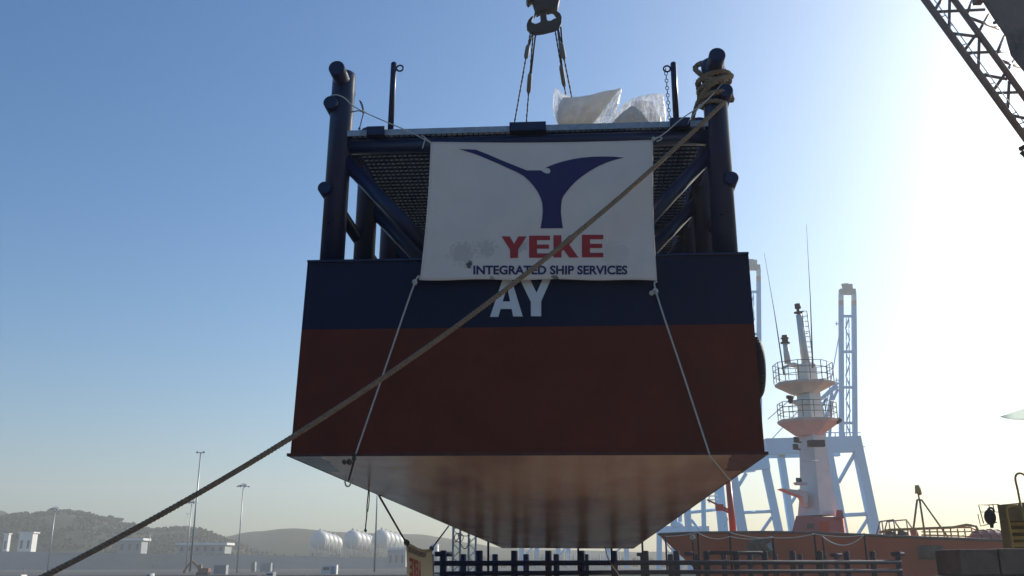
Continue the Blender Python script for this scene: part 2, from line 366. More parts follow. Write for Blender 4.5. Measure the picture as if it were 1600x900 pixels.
PB = [(150, 885), (250, 862), (300, 848), (345, 841), (400, 832), (455, 827), (520, 831), (590, 834), (640, 837), (690, 842), (740, 850), (790, 857), (850, 861), (1000, 862), (1200, 867), (1500, 872), (1900, 876)]
PC = [(-500, 770), (-120, 780), (-30, 790), (4, 796), (20, 806), (60, 815), (150, 840)]
hA = hill('wooded_hill', PA, 800, 560, -420, 520)
hB = hill('bare_hill', PB, 980, 600, 150, 1900, 220)
hC = hill('far_hill', PC, 1000, 820, -600, 160, 80)
# forest: uneven clumps of leaves over the wooded hill and the foot of the bare one
fm = MB(); rnd = random.Random(3)
def clump(mb, c, r, k=5):
    for _ in range(k):
        d = Vector((rnd.uniform(-1, 1), rnd.uniform(-1, 1), rnd.uniform(-.3, .9))) * r * .55
        mb.sphere(Vector(c) + d, r * rnd.uniform(.35, .62), 6, 4, (1, 1, rnd.uniform(.7, 1)), .7)
for i in range(3600):
    u = rnd.random(); v = rnd.uniform(.18, .74); x, y, z = hA(u, v)
    if noise.noise(Vector((x * .02, y * .02, 1))) < -.22 and v < .55: continue
    clump(fm, (x, y, z + 1.2), rnd.uniform(1.5, 2.9), 2)
for i in range(420):
    u = rnd.uniform(.08, .95); v = rnd.uniform(.03, .16); x, y, z = hB(u, v)
    clump(fm, (x, y, z + 2), rnd.uniform(1.8, 3.6), 3)
tag(fm.build('forest', M['tree'], fix=False), 'hazy dark green woodland covering the low hill', 'forest', kind='stuff')
def tree(px, py, Y, h, label):
    b = P(px, py, Y); t = empty('pine_tree', b, label, 'tree', 'lone trees on the hill ridge')
    c = MB(); 
    for _ in range(22):
        d = Vector((rnd.gauss(0, .25), rnd.gauss(0, .25), rnd.uniform(-.18, .2))) * h
        c.sphere(b + Vector((0, 0, h * .72)) + d, h * rnd.uniform(.09, .19), 7, 5, (1, 1, .8), .8)
    c.build('crown', M['tree'], t, fix=False); MB().cyl(b - Vector((0, 0, 3)), b + Vector((0, 0, h * .7)), h * .05, h * .02, 6).build('trunk', M['trunk'], t)
tree(172, 819, 790, 7.0, 'round topped lone tree left of the pair on the ridge')
tree(179, 820, 792, 5.6, 'middle tree of three standing where the ridge steps down')
tree(184, 822, 790, 6.4, 'rightmost of three lone trees on the low hill ridge')
# ------------------------------------------------------------------ far left bank
a = P(-60, 849, 520); b = P(700, 873, 560)
tag(MB().hexa([(a.x - 200, 520, PZ), (b.x, 560, PZ), (b.x, 566, PZ), (a.x - 200, 526, PZ), (a.x - 200, 520, a.z), (b.x, 560, b.z), (b.x, 566, b.z), (a.x - 200, 526, a.z)]).build('seawall', M['wall']), 'long plain grey wall running below the hills', 'wall')
def light_mast(px, pb, pt_, py, Y, kind, label, r=.2):
    b = P(px, pb, Y); b.z = max(b.z, PZ); t_ = P(pt_, py, Y); top = Vector((b.x, b.y, t_.z))
    t = empty('light_mast', b, label, 'light mast', 'tall light masts on the far bank')
    MB().cyl(b, top, r * 1.1, r * .6, 10).build('pole', M['pole'], t)
    h = MB()
    if kind == 'ring':
        h.torus(top + Vector((0, 0, -.4)), (0, 0, 1), 1.5, .13, 20, 6)
        for k in range(8):
            a_ = k * math.pi / 4; d = Vector((math.cos(a_), math.sin(a_), 0)); h.cyl(top + Vector((0, 0, .3)), top + d * 1.5 + Vector((0, 0, -.4)), .06, n=5)
            h.box(top + d * 1.7 + Vector((0, 0, -.6)), (.45, .45, .22))
    else:
        h.box(top + Vector((0, 0, .1)), (2.3, .4, .2)); h.box(top + Vector((-.85, 0, .3)), (.5, .4, .35)); h.box(top + Vector((.85, 0, .3)), (.5, .4, .35))
    h.build('lamp_head', M['pole'], t)
light_mast(74, 892, 88, 793, 290, 'ring', 'ring headed light mast farthest to the left')
light_mast(290, 893, 301, 783, 300, 'ring', 'ring headed light mast just left of the tallest one')
light_mast(297, 893, 314, 708, 250, 'bar', 'tallest light mast with a short flat crossbar head', .26)
light_mast(370, 895, 378, 757, 280, 'ring', 'ring headed light mast right of the tallest one')
light_mast(585, 894, 592, 700, 260, 'ring', 'light mast rising behind the hull bottom near the tanks', .24)
light_mast(232, 862, 234, 833, 520, 'bar', 'small distant lamp post between two sheds', .25)
light_mast(289, 850, 289, 803, 600, 'bar', 'faint thin pole on the wooded hill', .2)
light_mast(1448, 0, 0, 0, 1, 'bar', 'x') if False else None
# buildings
def building(name, px0, px1, pyt, Y, depth, label, cat='building', roofm='bwhite', wallm='bgrey', base=865, bands=0, roofh=1.2, over=1.2, win=0, group=None):
    a = P(px0, pyt, Y); b = P(px1, pyt, Y); z0 = P(px0, base, Y).z
    t = empty(name, ((a.x + b.x) / 2, Y, z0), label, cat, group)
    MB().hexa([(a.x, Y, z0), (b.x, Y, z0), (b.x, Y + depth, z0), (a.x, Y + depth, z0), (a.x, Y, a.z - roofh), (b.x, Y, a.z - roofh), (b.x, Y + depth, a.z - roofh), (a.x, Y + depth, a.z - roofh)]).build('wall', M[wallm], t)
    MB().hexa([(a.x - over, Y - over, a.z - roofh), (b.x + over, Y - over, a.z - roofh), (b.x + over, Y + depth + over, a.z - roofh), (a.x - over, Y + depth + over, a.z - roofh),
               (a.x - over, Y - over, a.z), (b.x + over, Y - over, a.z), (b.x + over, Y + depth + over, a.z), (a.x - over, Y + depth + over, a.z)]).build('roof', M[roofm], t)
    for k in range(win):
        x = a.x + (b.x - a.x) * (k + .5) / win; ww = (b.x - a.x) / win * .35; hh = (a.z - z0) * .38
        MB().box((x, Y - .05, z0 + (a.z - z0) * .42), (ww, .3, hh)).build('window', M['glass'], t)
    return t
building('shed', 279, 352, 848, 500, 12, 'long low shed with a pale flat roof beside the light masts', 'shed', win=6)
building('warehouse', 186, 222, 841, 520, 9, 'pale warehouse with its white end wall towards the shed', 'warehouse', win=3)
building('white_house', 31, 52, 831, 560, 6, 'white building with bright corners under the hill', 'building', wallm='bwhite', win=2, roofh=.8, over=.8)
building('small_house', 7, 14, 833, 570, 3, 'tiny pale house left of the white building', 'building', wallm='bwhite', roofh=.6, over=.4, win=1)
building('control_building', 606, 634, 856, 480, 7, 'pale grey square block below the storage spheres', 'building', base=886, win=3, roofh=1, over=.3)
def cyl_tank():
    b = P(679, 882, 420); t = empty('silo', b, 'narrow white cylinder tower between the small banner and dark posts', 'silo')
    h = P(679, 850, 420).z; MB().cyl(b, (b.x, b.y, h), 1.7, n=20).build('tank_shell', M['tank'], t)
    m = MB()
    for k in range(4): m.torus((b.x, b.y, b.z + (h - b.z) * (.2 + .2 * k)), (0, 0, 1), 1.75, .1, 20, 5)
    m.build('band', M['bgrey'], t)
cyl_tank()
# storage spheres in three rows, nearest first
pos = []
for gx, gy, n_ in ((500, 831, 4), (551, 830, 4), (596, 829, 4)):
    for k in range(n_): pos.append((gx + k * 7.2, gy + k * 1.9 + 13, 585 + k * 16, 13.5 - k * 1.2))
ordn = ['nearest', 'second', 'third', 'farthest']; rows = ['left', 'middle', 'right']
proto = None
for i, (px, py, Y, rp_) in enumerate(pos):
    c = P(px, py, Y); r = 5.6
    lab = 'white storage sphere, %s of the %s row of tanks' % (ordn[i % 4], rows[i // 4])
    if proto is None:
        t = empty('storage_sphere', c, lab, 'storage tank', 'white storage spheres below the hill')
        MB().sphere(c, r, 28, 18).build('shell', M['tank'], t)
        lg = MB()
        for k in range(8):
            a_ = k * math.pi / 4; d = Vector((math.cos(a_), math.sin(a_), 0)) * r * .98; lg.cyl(c + d, c + d - Vector((0, 0, r + 4)), .25, n=6)
        lg.build('leg_ring', M['tank'], t)
        MB().cyl(c + Vector((0, 0, r - .2)), c + Vector((0, 0, r + .9)), .9, .7, 10).torus(c + Vector((0, 0, r + .9)), (0, 0, 1), 1.1, .08, 14, 4).build('top_platform', M['tank'], t)
        proto = t
    else:
        t = proto.copy(); COL.objects.link(t); t.location = c; t['label'] = lab
        for ch in [o for o in proto.children]:
            d = ch.copy(); COL.objects.link(d); d.parent = t
# small port things along the far ground
def container(px0, px1, py, Y, m, label, h=2.6):
    a = P(px0, 890, Y); b = P(px1, 890, Y); t = empty('container', ((a.x + b.x) / 2, Y, PZ), label, 'container')
    mb = MB().box(((a.x + b.x) / 2, Y, PZ + h / 2), (b.x - a.x, 2.4, h)); n = 14
    for k in range(n): mb.box((a.x + (b.x - a.x) * (k + .5) / n, Y - 1.24, PZ + h / 2), ((b.x - a.x) / n * .5, .06, h * .9))
    mb.build('shell', m, t); return t
t = container(503, 527, 889, 260 + 20, M['bwhite'], 'white site cabin with a blue door near the frame bottom')
c0 = P(520, 890, 278.5); MB().box((c0.x, 278.6, PZ + 1.15), (1.1, .2, 2.1)).build('door', M['cont_blue'], t)
for q in (507, 512): c0 = P(q, 890, 278.5); MB().box((c0.x, 278.6, PZ + 1.6), (.8, .2, .8)).build('window', M['glass'], t)
container(336, 355, 893, 285, M['bgrey'], 'plain grey container right of the tallest light mast')
container(408, 424, 884, 380, M['bgrey'], 'distant grey container on the flat ground', 3.2)
container(394, 399, 884, 380, M['bgrey'], 'narrow grey box beside the distant grey container', 3.6)
def boat(px0, px1, Y, label, zt):
    a = P(px0, 890, Y); b = P(px1, 890, Y); L_ = b.x - a.x; t = empty('work_boat', ((a.x + b.x) / 2, Y, -3), label, 'boat')
    rings = []
    for k in range(13):
        u = k / 12; x = a.x + L_ * u; hw = 2.4 * math.sin(math.pi * min(1, .12 + u * .9) ** .8) ** .5 if u < 1 else .2; hw = max(.2, hw); sh = zt + .8 * (2 * u - 1) ** 2
        rings.append([(x, Y - hw, sh), (x, Y - hw * .7, -3.2), (x, Y + hw * .7, -3.2), (x, Y + hw, sh)])
    MB().loft(rings).build('hull', M['rust'], t)
    MB().box((a.x + L_ * .25, Y, zt + .7), (L_ * .16, 2.6, 1.7)).build('wheelhouse', M['bwhite'], t)
    MB().box((a.x + L_ * .25, Y - 1.33, zt + 1.0), (L_ * .12, .06, .5)).build('window', M['glass'], t)
    MB().cyl((a.x + L_ * .3, Y, zt), (a.x + L_ * .3, Y, zt + 3.2), .07, n=6).build('mast', M['ship_steel'], t)
boat(25, 68, 215, 'low rusty work boat at the left bottom corner', -2.2)
boat(225, 268, 215, 'rusty work boat moored left of the tallest light mast', -2.0)
boat(405, 480, 230, 'long brown work boat below the storage spheres', -1.9)
def excavator():
    Y = 250; b = P(318, 890, Y); b.z = PZ; Y = 266; b = P(318, 890, Y); b.z = PZ
    t = empty('excavator', b, 'brown tracked excavator with its arm folded by the tallest mast', 'excavator')
    MB().box(b + Vector((0, -.8, .4)), (3.2, .6, .8)).box(b + Vector((0, .8, .4)), (3.2, .6, .8)).build('track', M['black'], t)
    MB().box(b + Vector((.2, 0, 1.35)), (2.9, 1.9, 1.0)).build('body', M['rust'], t); MB().box(b + Vector((-.9, -.4, 2.2)), (1, .9, 1.1)).build('cab', M['boom2'], t)
    MB().bar(b + Vector((-1, .4, 1.6)), b + Vector((-3.6, .4, 3.8)), .35, .5).bar(b + Vector((-3.6, .4, 3.8)), b + Vector((-5.2, .4, 1.3)), .28, .4).build('arm', M['rust'], t)
    MB().prism([b + Vector((-5.4, 0, 1.4)), b + Vector((-4.7, 0, 1.3)), b + Vector((-4.9, 0, .5)), b + Vector((-5.6, 0, .7))], (0, .8, 0)).build('bucket', M['rust'], t)
excavator()

# ------------------------------------------------------------------ ship to shore cranes
def gantry(label, Y, boomx, boomy, legs, gy, girder, extras, lowbeam, bw=5.5, gm='crane_blue'):
    """legs: list of (px_top, py_top, px_bot, py_bot, dy, width m)"""
    b = P(legs[0][2], legs[0][3], Y); t = empty('gantry_crane', (b.x, Y, PZ), label, 'crane', 'blue container cranes across the harbour')
    for (xa, ya, xb, yb, dy, w_) in legs:
        p = P(xa, ya, Y + dy); q = P(xb, yb, Y + dy); d = (q - p); q2 = p + d * ((PZ - p.z) / d.z); MB().bar(p, q2, w_, w_).build('leg', M[gm], t)
    if girder:
        (x0, y0, x1, y1, hpx) = girder; p = P(x0, y0, Y); q = P(x1, y1, Y); h = hpx * Y / F_PX
        MB().bar(p, q, 3.4, h).build('portal_girder', M[gm], t)
        MB().bar(p + Vector((0, 22, 0)), q + Vector((0, 22, 0)), 2.4, h * .7).build('portal_girder', M[gm], t)
    for e in lowbeam:
        MB().cyl(P(e[0], e[1], Y + e[4]), P(e[2], e[3], Y + e[4]), e[5], n=8).build('brace', M[gm], t)
    if boomx:
        x0, x1 = boomx; y0, y1 = boomy; m = MB(); m2 = MB(); wh = MB(); pk = MB(); g = (x1 - x0)
        def seg(mb, fx, ya, yb, w_):
            mb.bar(P(fx(ya), ya, Y), P(fx(yb), yb, Y), w_, w_)
        fl = lambda y: x0 + 3 + (y - y0) * .004; fr = lambda y: x1 - 3 + (y - y0) * .008
        for f_ in (fl, fr):
            _q = MB(); seg(_q, f_, y0 + 14, y0 + 26, 1.5); _q.build('white_band', M['crane_white'], t); _q = MB(); seg(_q, f_, y0 + 26, y0 + 34, 1.52); _q.build('red_band', M['crane_pink'], t)
            _q = MB(); seg(_q, f_, y0 + 34, y1, 1.55); _q.build('boom_girder', M[gm], t)
        
        cp = MB().bar(P(x0 + 1, y0 + 12, Y), P(x1 - 1, y0 + 12, Y), 2.2, 2.0).bar(P(x0 + 6, y0 + 5, Y), P(x1 - 6, y0 + 5, Y), 2.2, 2.2).bar(P(x0 + 4, y0 + 1, Y), P(x0 + 14, y0, Y), .7, .7)
        cp.build('boom_tip', M['bgrey'], t)
        n = 11
        for k in range(n):
            ya = y0 + 50 + (y1 - y0 - 52) * k / n; yb = y0 + 50 + (y1 - y0 - 52) * (k + 1) / n
            if k % 3 == 0: m2.bar(P(fl(ya), ya, Y), P(fr(ya), ya, Y), .8, .9)
            xa, xb = (fl(ya) + 7, fr(yb) - 7) if k % 2 else (fr(ya) - 7, fl(yb) + 7)
            m2.cyl(P(xa, ya, Y + 1), P(xb, yb, Y + 1), .28, n=5)
            m2.cyl(P(fl(ya) + 8, ya, Y + 1), P(fl(yb) + 8, yb, Y + 1), .2, n=5); m2.cyl(P(fr(ya) - 8, ya, Y + 1), P(fr(yb) - 8, yb, Y + 1), .2, n=5)
        for ya in (y0 + 62, y0 + 150, y0 + 216):
            if ya < y1: m2.cyl(P(x0 - 6, ya, Y), P(x0, ya, Y), .2, n=5).cyl(P(x0 - 4, ya - 4, Y), P(x0 - 4, ya + 3, Y), .15, n=5)
        m2.build('lattice', M[gm], t)
    for nm, segs, r_ in extras:
        mb = MB()
        for e in segs: mb.cyl(P(e[0], e[1], Y + (e[4] if len(e) > 4 else 0)), P(e[2], e[3], Y + (e[4] if len(e) > 4 else 0)), r_, n=6)
        mb.build(nm, M[gm], t)
    return t
truss = [(1273, 690, 1309, 608), (1262, 640, 1309, 604), (1285, 690, 1300, 612), (1262, 640, 1285, 690), (1282, 628, 1290, 660), (1270, 655, 1292, 622), (1300, 612, 1296, 690), (1254, 650, 1309, 598)]
gantry('blue container crane with raised boom right of the cream ship mast', 345, (1311, 1337), (444, 700),
       [(1291, 700, 1316, 830, 0, 3.2), (1336, 682, 1367, 830, 0, 3.2), (1192, 712, 1217, 830, 22, 2.6), (1219, 706, 1238, 830, 22, 2.4)], 700,
       (1196, 698, 1342, 694, 24), [('apex_truss', truss, .55), ('stay', [(1200, 655, 1262, 600), (1202, 690, 1250, 640), (1290, 640, 1312, 520)], .18),
        ('access_platform', [(1277, 660, 1296, 656), (1277, 670, 1298, 667), (1279, 652, 1280, 690), (1288, 652, 1289, 690)], .2),
        ('girder_walkway', [(1288, 676, 1345, 676), (1290, 682, 1290, 676), (1305, 682, 1305, 676), (1320, 682, 1320, 676), (1334, 682, 1334, 676), (1342, 698, 1352, 698)], .2)],
       [(1337, 706, 1310, 754, 0, .7), (1318, 805, 1358, 803, 0, .7), (1358, 808, 1341, 834, 0, .6), (1235, 788, 1250, 765, 22, .6), (1157, 801, 1205, 799, 22, .6), (1206, 808, 1188, 834, 22, .6)])
gantry('blue container crane with boom half hidden behind the red hull corner', 365, (1163, 1188), (406, 700),
       [(1143, 735, 1160, 830, 0, 3.2), (1121, 740, 1130, 830, 20, 3.4), (1072, 770, 1076, 830, 24, 2.4), (1098, 740, 1100, 830, 24, 1.6)], 700,
       (1062, 735, 1200, 720, 24), [('stair_tower', [(1105, 775, 1122, 775), (1105, 781, 1122, 781), (1108, 770, 1108, 786), (1118, 770, 1118, 786), (1174, 728, 1186, 727), (1174, 734, 1186, 733), (1176, 722, 1176, 734), (1185, 722, 1185, 734), (1132, 800, 1137, 812), (1137, 812, 1132, 824)], .22)],
       [(1077, 801, 1122, 796, 24, .6), (1080, 812, 1096, 832, 24, .6), (1150, 765, 1166, 740, 0, .7), (1157, 801, 1180, 800, 0, .5)])
gantry('low blue gantry crane seen between the hull corner and the red bow', 430, None, None,
       [(1052, 780, 1055, 900, 0, 2.6), (1030, 780, 1030, 900, 20, 2.2), (1062, 780, 1064, 900, 20, 1.6)], 0,
       (1028, 827, 1107, 827, 9), [('machinery_house', [(1050, 822, 1066, 822)], 2.2), ('stay', [(1040, 858, 1052, 868), (1044, 800, 1050, 820)], .25)], [(1030, 834, 1050, 860, 0, .35)])
for k, (x0, x1, lab) in enumerate(((815, 838, 'faint blue crane legs under the hull left of the middle'), (872, 887, 'faint blue crane legs under the hull near its middle'), (950, 978, 'faint blue crane legs under the hull towards the right'))):
    gantry(lab, 560, None, None, [(x0, 770, x0, 900, 0, 2.6), (x1, 770, x1 + 1, 900, 0, 2.6)], 0, (x0 - 14, 790, x1 + 14, 790, 8), [], [(x0, 872, x1, 850, 0, .5)])
# far jetty fence line
jm = MB(); 
for k in range(46): px = 968 - k * 3.1 + rnd.uniform(-.6, .6); p = P(px, 872, 520); jm.cyl((p.x, 520, PZ - 2), (p.x, 520, P(px, 864 + rnd.uniform(-1.5, 1.5), 520).z), .3, n=5)
tag(jm.build('pile_row', M['lattice']), 'distant row of thin upright piles far behind the dark barge', 'piles', kind='stuff')

# ------------------------------------------------------------------ the red ship
SY = 84
def S(px, py, dy=0): return P(px, py, SY + dy)
bow = S(1048, 832); SH = empty('ship', (bow.x, SY, -3), 'orange red ship with a cream mast tower and yellow deck rails', 'ship')
def ship_hull():
    prof = [(1048, 832), (1100, 831), (1200, 831.5), (1280, 833), (1340, 836), (1400, 839), (1480, 842), (1560, 845), (1700, 848), (1900, 850)]
    rings = []; N = 40
    stem_top = S(1048, 832); 
    for k in range(N + 1):
        u = (k / N) ** 1.3; px = 1048 + (1900 - 1048) * u; top = S(px, interp(prof, px)); xo = top.x - stem_top.x
        hbT = 7.0 * (1 - math.exp(-xo / 6.0)); hbW = 6.6 * (1 - math.exp(-max(0, xo - 0) / 9.0))
        rk = 8.0 * math.exp(-xo / 7.0)      # stem rake: the lower part starts further aft
        r = []
        for v, z in ((0, top.z), (.25, None), (.5, None), (.75, None), (1, -3.6)):
            z = top.z + (-3.6 - top.z) * v; hb = hbT + (hbW - hbT) * v; r.append((top.x + rk * v, SY + 7 - hb, z))
        r += [(a_[0], SY + 14 - (a_[1] - SY) , a_[2]) for a_ in r[::-1]]
        rings.append(r)
    return MB().loft(rings, True)
h_ = ship_hull().build('hull', M['ship_red'], SH)
md = h_.modifiers.new('es', 'EDGE_SPLIT'); md.split_angle = R(35)
# cap rail following the sheer
cr = MB(); prof = [(1048, 832), (1100, 831), (1200, 831.5), (1280, 833), (1340, 836), (1400, 839), (1480, 842), (1560, 845), (1700, 848)]
pts = []
for k in range(40):
    px = 1048 + 652 * k / 39; t_ = S(px, interp(prof, px)); xo = t_.x - S(1048, 832).x; pts.append((t_.x, SY + 7 - 7.0 * (1 - math.exp(-xo / 6.0)), t_.z + .05))
cr.tube(pts, .12, 8).build('cap_rail', M['ship_dark'], SH)
# anchor pocket and fender pads on the near side
def near(px, py, off=0):   # point on the near hull side
    return S(px, py, off - .0)
ap = MB(); c = S(1184, 853, -.12)
ap.prism([S(x, y, -.10) for x, y in ((1172, 847), (1180, 843), (1200, 842), (1208, 850), (1209, 862), (1200, 872), (1176, 872), (1170, 862))], (0, .9, 0)); ap.build('anchor_pocket', M['black'], SH)
MB().prism([S(x, y, -.4) for x, y in ((1176, 850), (1186, 845), (1198, 848), (1203, 862), (1196, 870), (1192, 858), (1182, 857))], (0, .35, 0)).cyl(S(1190, 848, -.5), S(1206, 868, -.5), .2, n=8).build('anchor', M['black'], SH)
MB().prism([S(x, y, -.45) for x, y in ((1198, 850), (1205, 848), (1207, 860), (1202, 860))], (0, .2, 0)).build('anchor_fluke', M['bgrey'], SH)
for x0 in (1437, 1455):
    f = MB(); 
    for k in range(5): f.cyl(S(x0 + 1.5 + k * 3.4, 853, -.25), S(x0 + 1.5 + k * 3.4, 873, -.25), .16, n=8)
    f.prism([S(x, y, -.15) for x, y in ((x0, 852), (x0 + 16, 852), (x0 + 16, 874), (x0, 874))], (0, .25, 0)); f.build('fender_pad', M['black'], SH)
# mast tower
tc_ = lambda py: 1262 + (py - 600) * .083
def tring(py, hw, rot=R(32), dy=7):
    c = S(tc_(py), py, dy); a = [rot + math.pi / 4 + k * math.pi / 2 for k in range(4)]
    return [c + Vector((math.cos(q) * hw * 1.15, math.sin(q) * hw * 1.15, 0)) for q in a]
px2m = 91 / F_PX * .985
tw = MB().loft([tring(806, 30 * px2m * .9), tring(770, 24.5 * px2m * .9), tring(740, 22 * px2m * .9), tring(700, 20 * px2m * .9), tring(655, 18.6 * px2m * .9), tring(615, 17.6 * px2m * .9), tring(598, 17 * px2m * .9)])
tw.build('mast_tower', M['ship_white'], SH)
MB().loft([tring(598, 14.5 * px2m * .9), tring(569, 14 * px2m * .9)]).build('mast_head', M['ship_white'], SH)
def oct_(cx, py, hx, hy, dy=7, rot=0):
    c = S(cx, py, dy); return [c + Vector((hx * math.cos(rot + a_), hy * math.sin(rot + a_), 0)) for a_ in [math.pi / 8 + k * math.pi / 4 for k in range(8)]]
def lookout(py, cx, w_top, hgt, wb, under):
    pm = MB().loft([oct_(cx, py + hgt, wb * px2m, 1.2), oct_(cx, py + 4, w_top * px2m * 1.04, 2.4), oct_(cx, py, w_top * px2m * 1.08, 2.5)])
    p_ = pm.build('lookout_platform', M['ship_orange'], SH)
    return p_
lk1 = lookout(599, 1257.5, 45, 17, 20, 1); lk2 = lookout(657, 1264, 47, 24, 20, 1)
def rails(cx, py, top, hx, hy, n=12):
    m = MB(); a0 = S(cx, py, 7); z1 = S(cx, top, 7).z
    pts = [a0 + Vector((hx * math.cos(a_), hy * math.sin(a_), 0)) for a_ in [math.pi / 8 + k * math.pi / 4 for k in range(8)]]
    h = z1 - a0.z
    for f_ in (.34, .67, 1):
        for k in range(8):
            m.cyl(pts[k] + Vector((0, 0, h * f_)), pts[(k + 1) % 8] + Vector((0, 0, h * f_)), .035, n=5)
    for k in range(8):
        m.cyl(pts[k], pts[k] + Vector((0, 0, h)), .045, n=5); q = pts[k].lerp(pts[(k + 1) % 8], .5)
        m.cyl(q, q + Vector((0, 0, h)), .035, n=5)
    return m
rails(1256, 598, 569, 45 * px2m * 1.05, 2.4).build('guard_rail', M['ship_steel'], SH)
rails(1262, 655, 630, 45 * px2m * 1.02, 2.4).build('guard_rail', M['ship_steel'], SH)
# top masts
MB().cyl(S(1259, 568, 7), S(1248, 492, 7), .42, .28, 12).build('top_mast', M['ship_white'], SH)
MB().cyl(S(1248, 492, 7), S(1246.5, 482, 7), .16, n=8).cyl(S(1247.6, 489, 7), S(1247.4, 487.5, 7), .45, n=12).cyl(S(1246.8, 482, 7), S(1246, 475, 7), .3, n=10).build('mast_lamp', M['ship_dark'], SH)
ld = MB()
for dx in (0, 8): ld.cyl(S(1253 + dx, 486, 6.8), S(1264 + dx * .9, 574, 6.8), .07, n=5)
for k in range(11): y = 486 + k * 8; ld.cyl(S(1253 + k, y, 6.8), S(1261 + k * .95, y, 6.8), .04, n=4)
ld.cyl(S(1250, 520, 7), S(1262, 521, 6.8), .06, n=5).cyl(S(1248, 487, 7), S(1256, 487, 6.8), .05, n=5); ld.build('ladder', M['ship_white'], SH)
MB().cyl(S(1231, 568, 7), S(1227, 536, 7), .32, .25, 10).prism([S(1224, 572, 7), S(1240, 566, 7), S(1256, 571, 7), S(1256, 575, 7), S(1238, 569.5, 7), S(1226, 575, 7)], (0, .9, 0)).build('lamp_post', M['ship_white'], SH)
MB().cyl(S(1227, 536.5, 7), S(1226.9, 535, 7), .48, n=12).cyl(S(1226.7, 534, 7), S(1226, 524, 7), .3, n=10).cyl(S(1226.3, 529, 7), S(1226.2, 528, 7), .42, n=10).build('signal_lamp', M['ship_dark'], SH)
for (a_, b_, c_, d_) in ((1194, 395, 1225, 586), (1260, 350, 1270, 575)):
    MB().tube([S(a_, b_, 6), S((a_ + c_) / 2 + 1, (b_ + d_) / 2, 6), S(c_, d_, 6)], [.015, .04, .08], 6).build('whip_antenna', M['ship_dark'], SH)
# lamps and brackets on the tower
for (x0, y0) in ((1245, 687), (1244, 698), (1249, 751)): MB().cyl(S(x0 - 4, y0, 4), S(x0 + 3, y0 - 1, 4), .28, .2, 8).cyl(S(x0 - 4, y0 + 3, 4), S(x0 + 6, y0 + 4, 5), .1, n=6).build('flood_lamp', M['ship_dark'], SH)
MB().box(S(1275, 693, 3.6), (1.5, .6, .6)).cyl(S(1270, 691, 3.8), S(1277, 693, 3.2), .25, n=8).build('flood_lamp', M['ship_dark'], SH)
MB().cyl(S(1234, 623, 4.5), S(1234.5, 619, 4.5), .35, n=10).cyl(S(1235, 628, 5), S(1235, 623, 4.5), .22, n=8).build('flood_lamp', M['ship_dark'], SH)
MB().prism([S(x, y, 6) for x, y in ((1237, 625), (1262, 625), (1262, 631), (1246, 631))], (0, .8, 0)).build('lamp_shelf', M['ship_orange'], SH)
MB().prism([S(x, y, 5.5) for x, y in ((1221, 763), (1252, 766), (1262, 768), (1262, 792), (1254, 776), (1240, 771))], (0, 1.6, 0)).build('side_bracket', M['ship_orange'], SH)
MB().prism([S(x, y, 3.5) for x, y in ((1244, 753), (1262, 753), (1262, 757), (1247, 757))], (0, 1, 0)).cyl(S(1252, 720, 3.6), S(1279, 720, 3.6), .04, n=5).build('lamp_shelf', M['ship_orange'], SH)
MB().cyl(S(1306, 659, 6), S(1314, 655, 6), .3, .22, 8).build('horn', M['ship_dark'], SH)
# red base house
bs = MB().loft([[S(1236, 836, 2), S(1320, 836, 2), S(1323, 836, 13), S(1239, 836, 13)], [S(1244, 806, 3), S(1316, 808, 3), S(1318, 808, 12), S(1246, 806, 12)]]); bs.build('base_house', M['ship_pink'], SH)
MB().hexa([S(1306, 808, 2.4), S(1319, 810, 2.4), S(1319, 810, 6), S(1306, 808, 6), S(1307, 797, 2.6), S(1316, 797, 2.6), S(1316, 797, 6), S(1307, 797, 6)]).build('vent_box', M['ship_pink'], SH)
MB().prism([S(x, y, 1.9) for x, y in ((1282, 814), (1296, 815), (1296, 832), (1282, 832))], (0, .15, 0)).build('door', M['ship_red'], SH)
MB().prism([S(x, y, 1.95) for x, y in ((1262, 818), (1272, 818), (1272, 826), (1262, 826))], (0, .12, 0)).build('window', M['ship_dark'], SH)
# deck rails, frames and gear aft
def edge(px): return interp(prof, px)
dr = MB()
pts = [(1374, 832), (1390, 828), (1440, 826), (1490, 824), (1510, 820), (1525, 822), (1532, 838)]
dr.tube([S(x, y, 2) for x, y in pts], .13, 6); dr.tube([S(1440, 836, 2), S(1480, 837, 2), S(1526, 838, 2)], .07, 5)
dr.tube([S(1476, 824, 4), S(1516, 824, 4), S(1530, 830, 4)], .09, 5); dr.tube([S(1440, 831, 2), S(1480, 831, 2), S(1528, 830, 2)], .06, 5)
for x in (1384, 1396, 1408, 1418, 1430, 1443, 1452, 1464, 1474, 1485, 1496, 1507, 1518): dr.cyl(S(x, 826, 2), S(x + 2, 842, 2), .07, n=5)
dr.build('deck_rail', M['yellow'], SH)
for (x0, x1, dy) in ((1375, 1396, 1), (1386, 1416, 5)):
    fr_ = MB(); fr_.tube([S(x0 - 6, 838, dy), S(x0, 815, dy), S(x1, 812, dy), S(x1 + 12, 829, dy)], .07, 5); fr_.cyl(S(x0 + 3, 815, dy), S(x0 + 6, 838, dy), .06, n=5); fr_.cyl(S(x1, 812, dy), S(x1 + 4, 840, dy), .06, n=5)
    fr_.build('hatch_frame', M['ship_steel'], SH)
MB().sphere(S(1391, 836, 2), .42, 12, 8, (1.2, 1, .9), .5).sphere(S(1410, 836, 2), .42, 12, 8, (1.2, 1, 1), .6).build('winch', M['ship_dark'], SH)
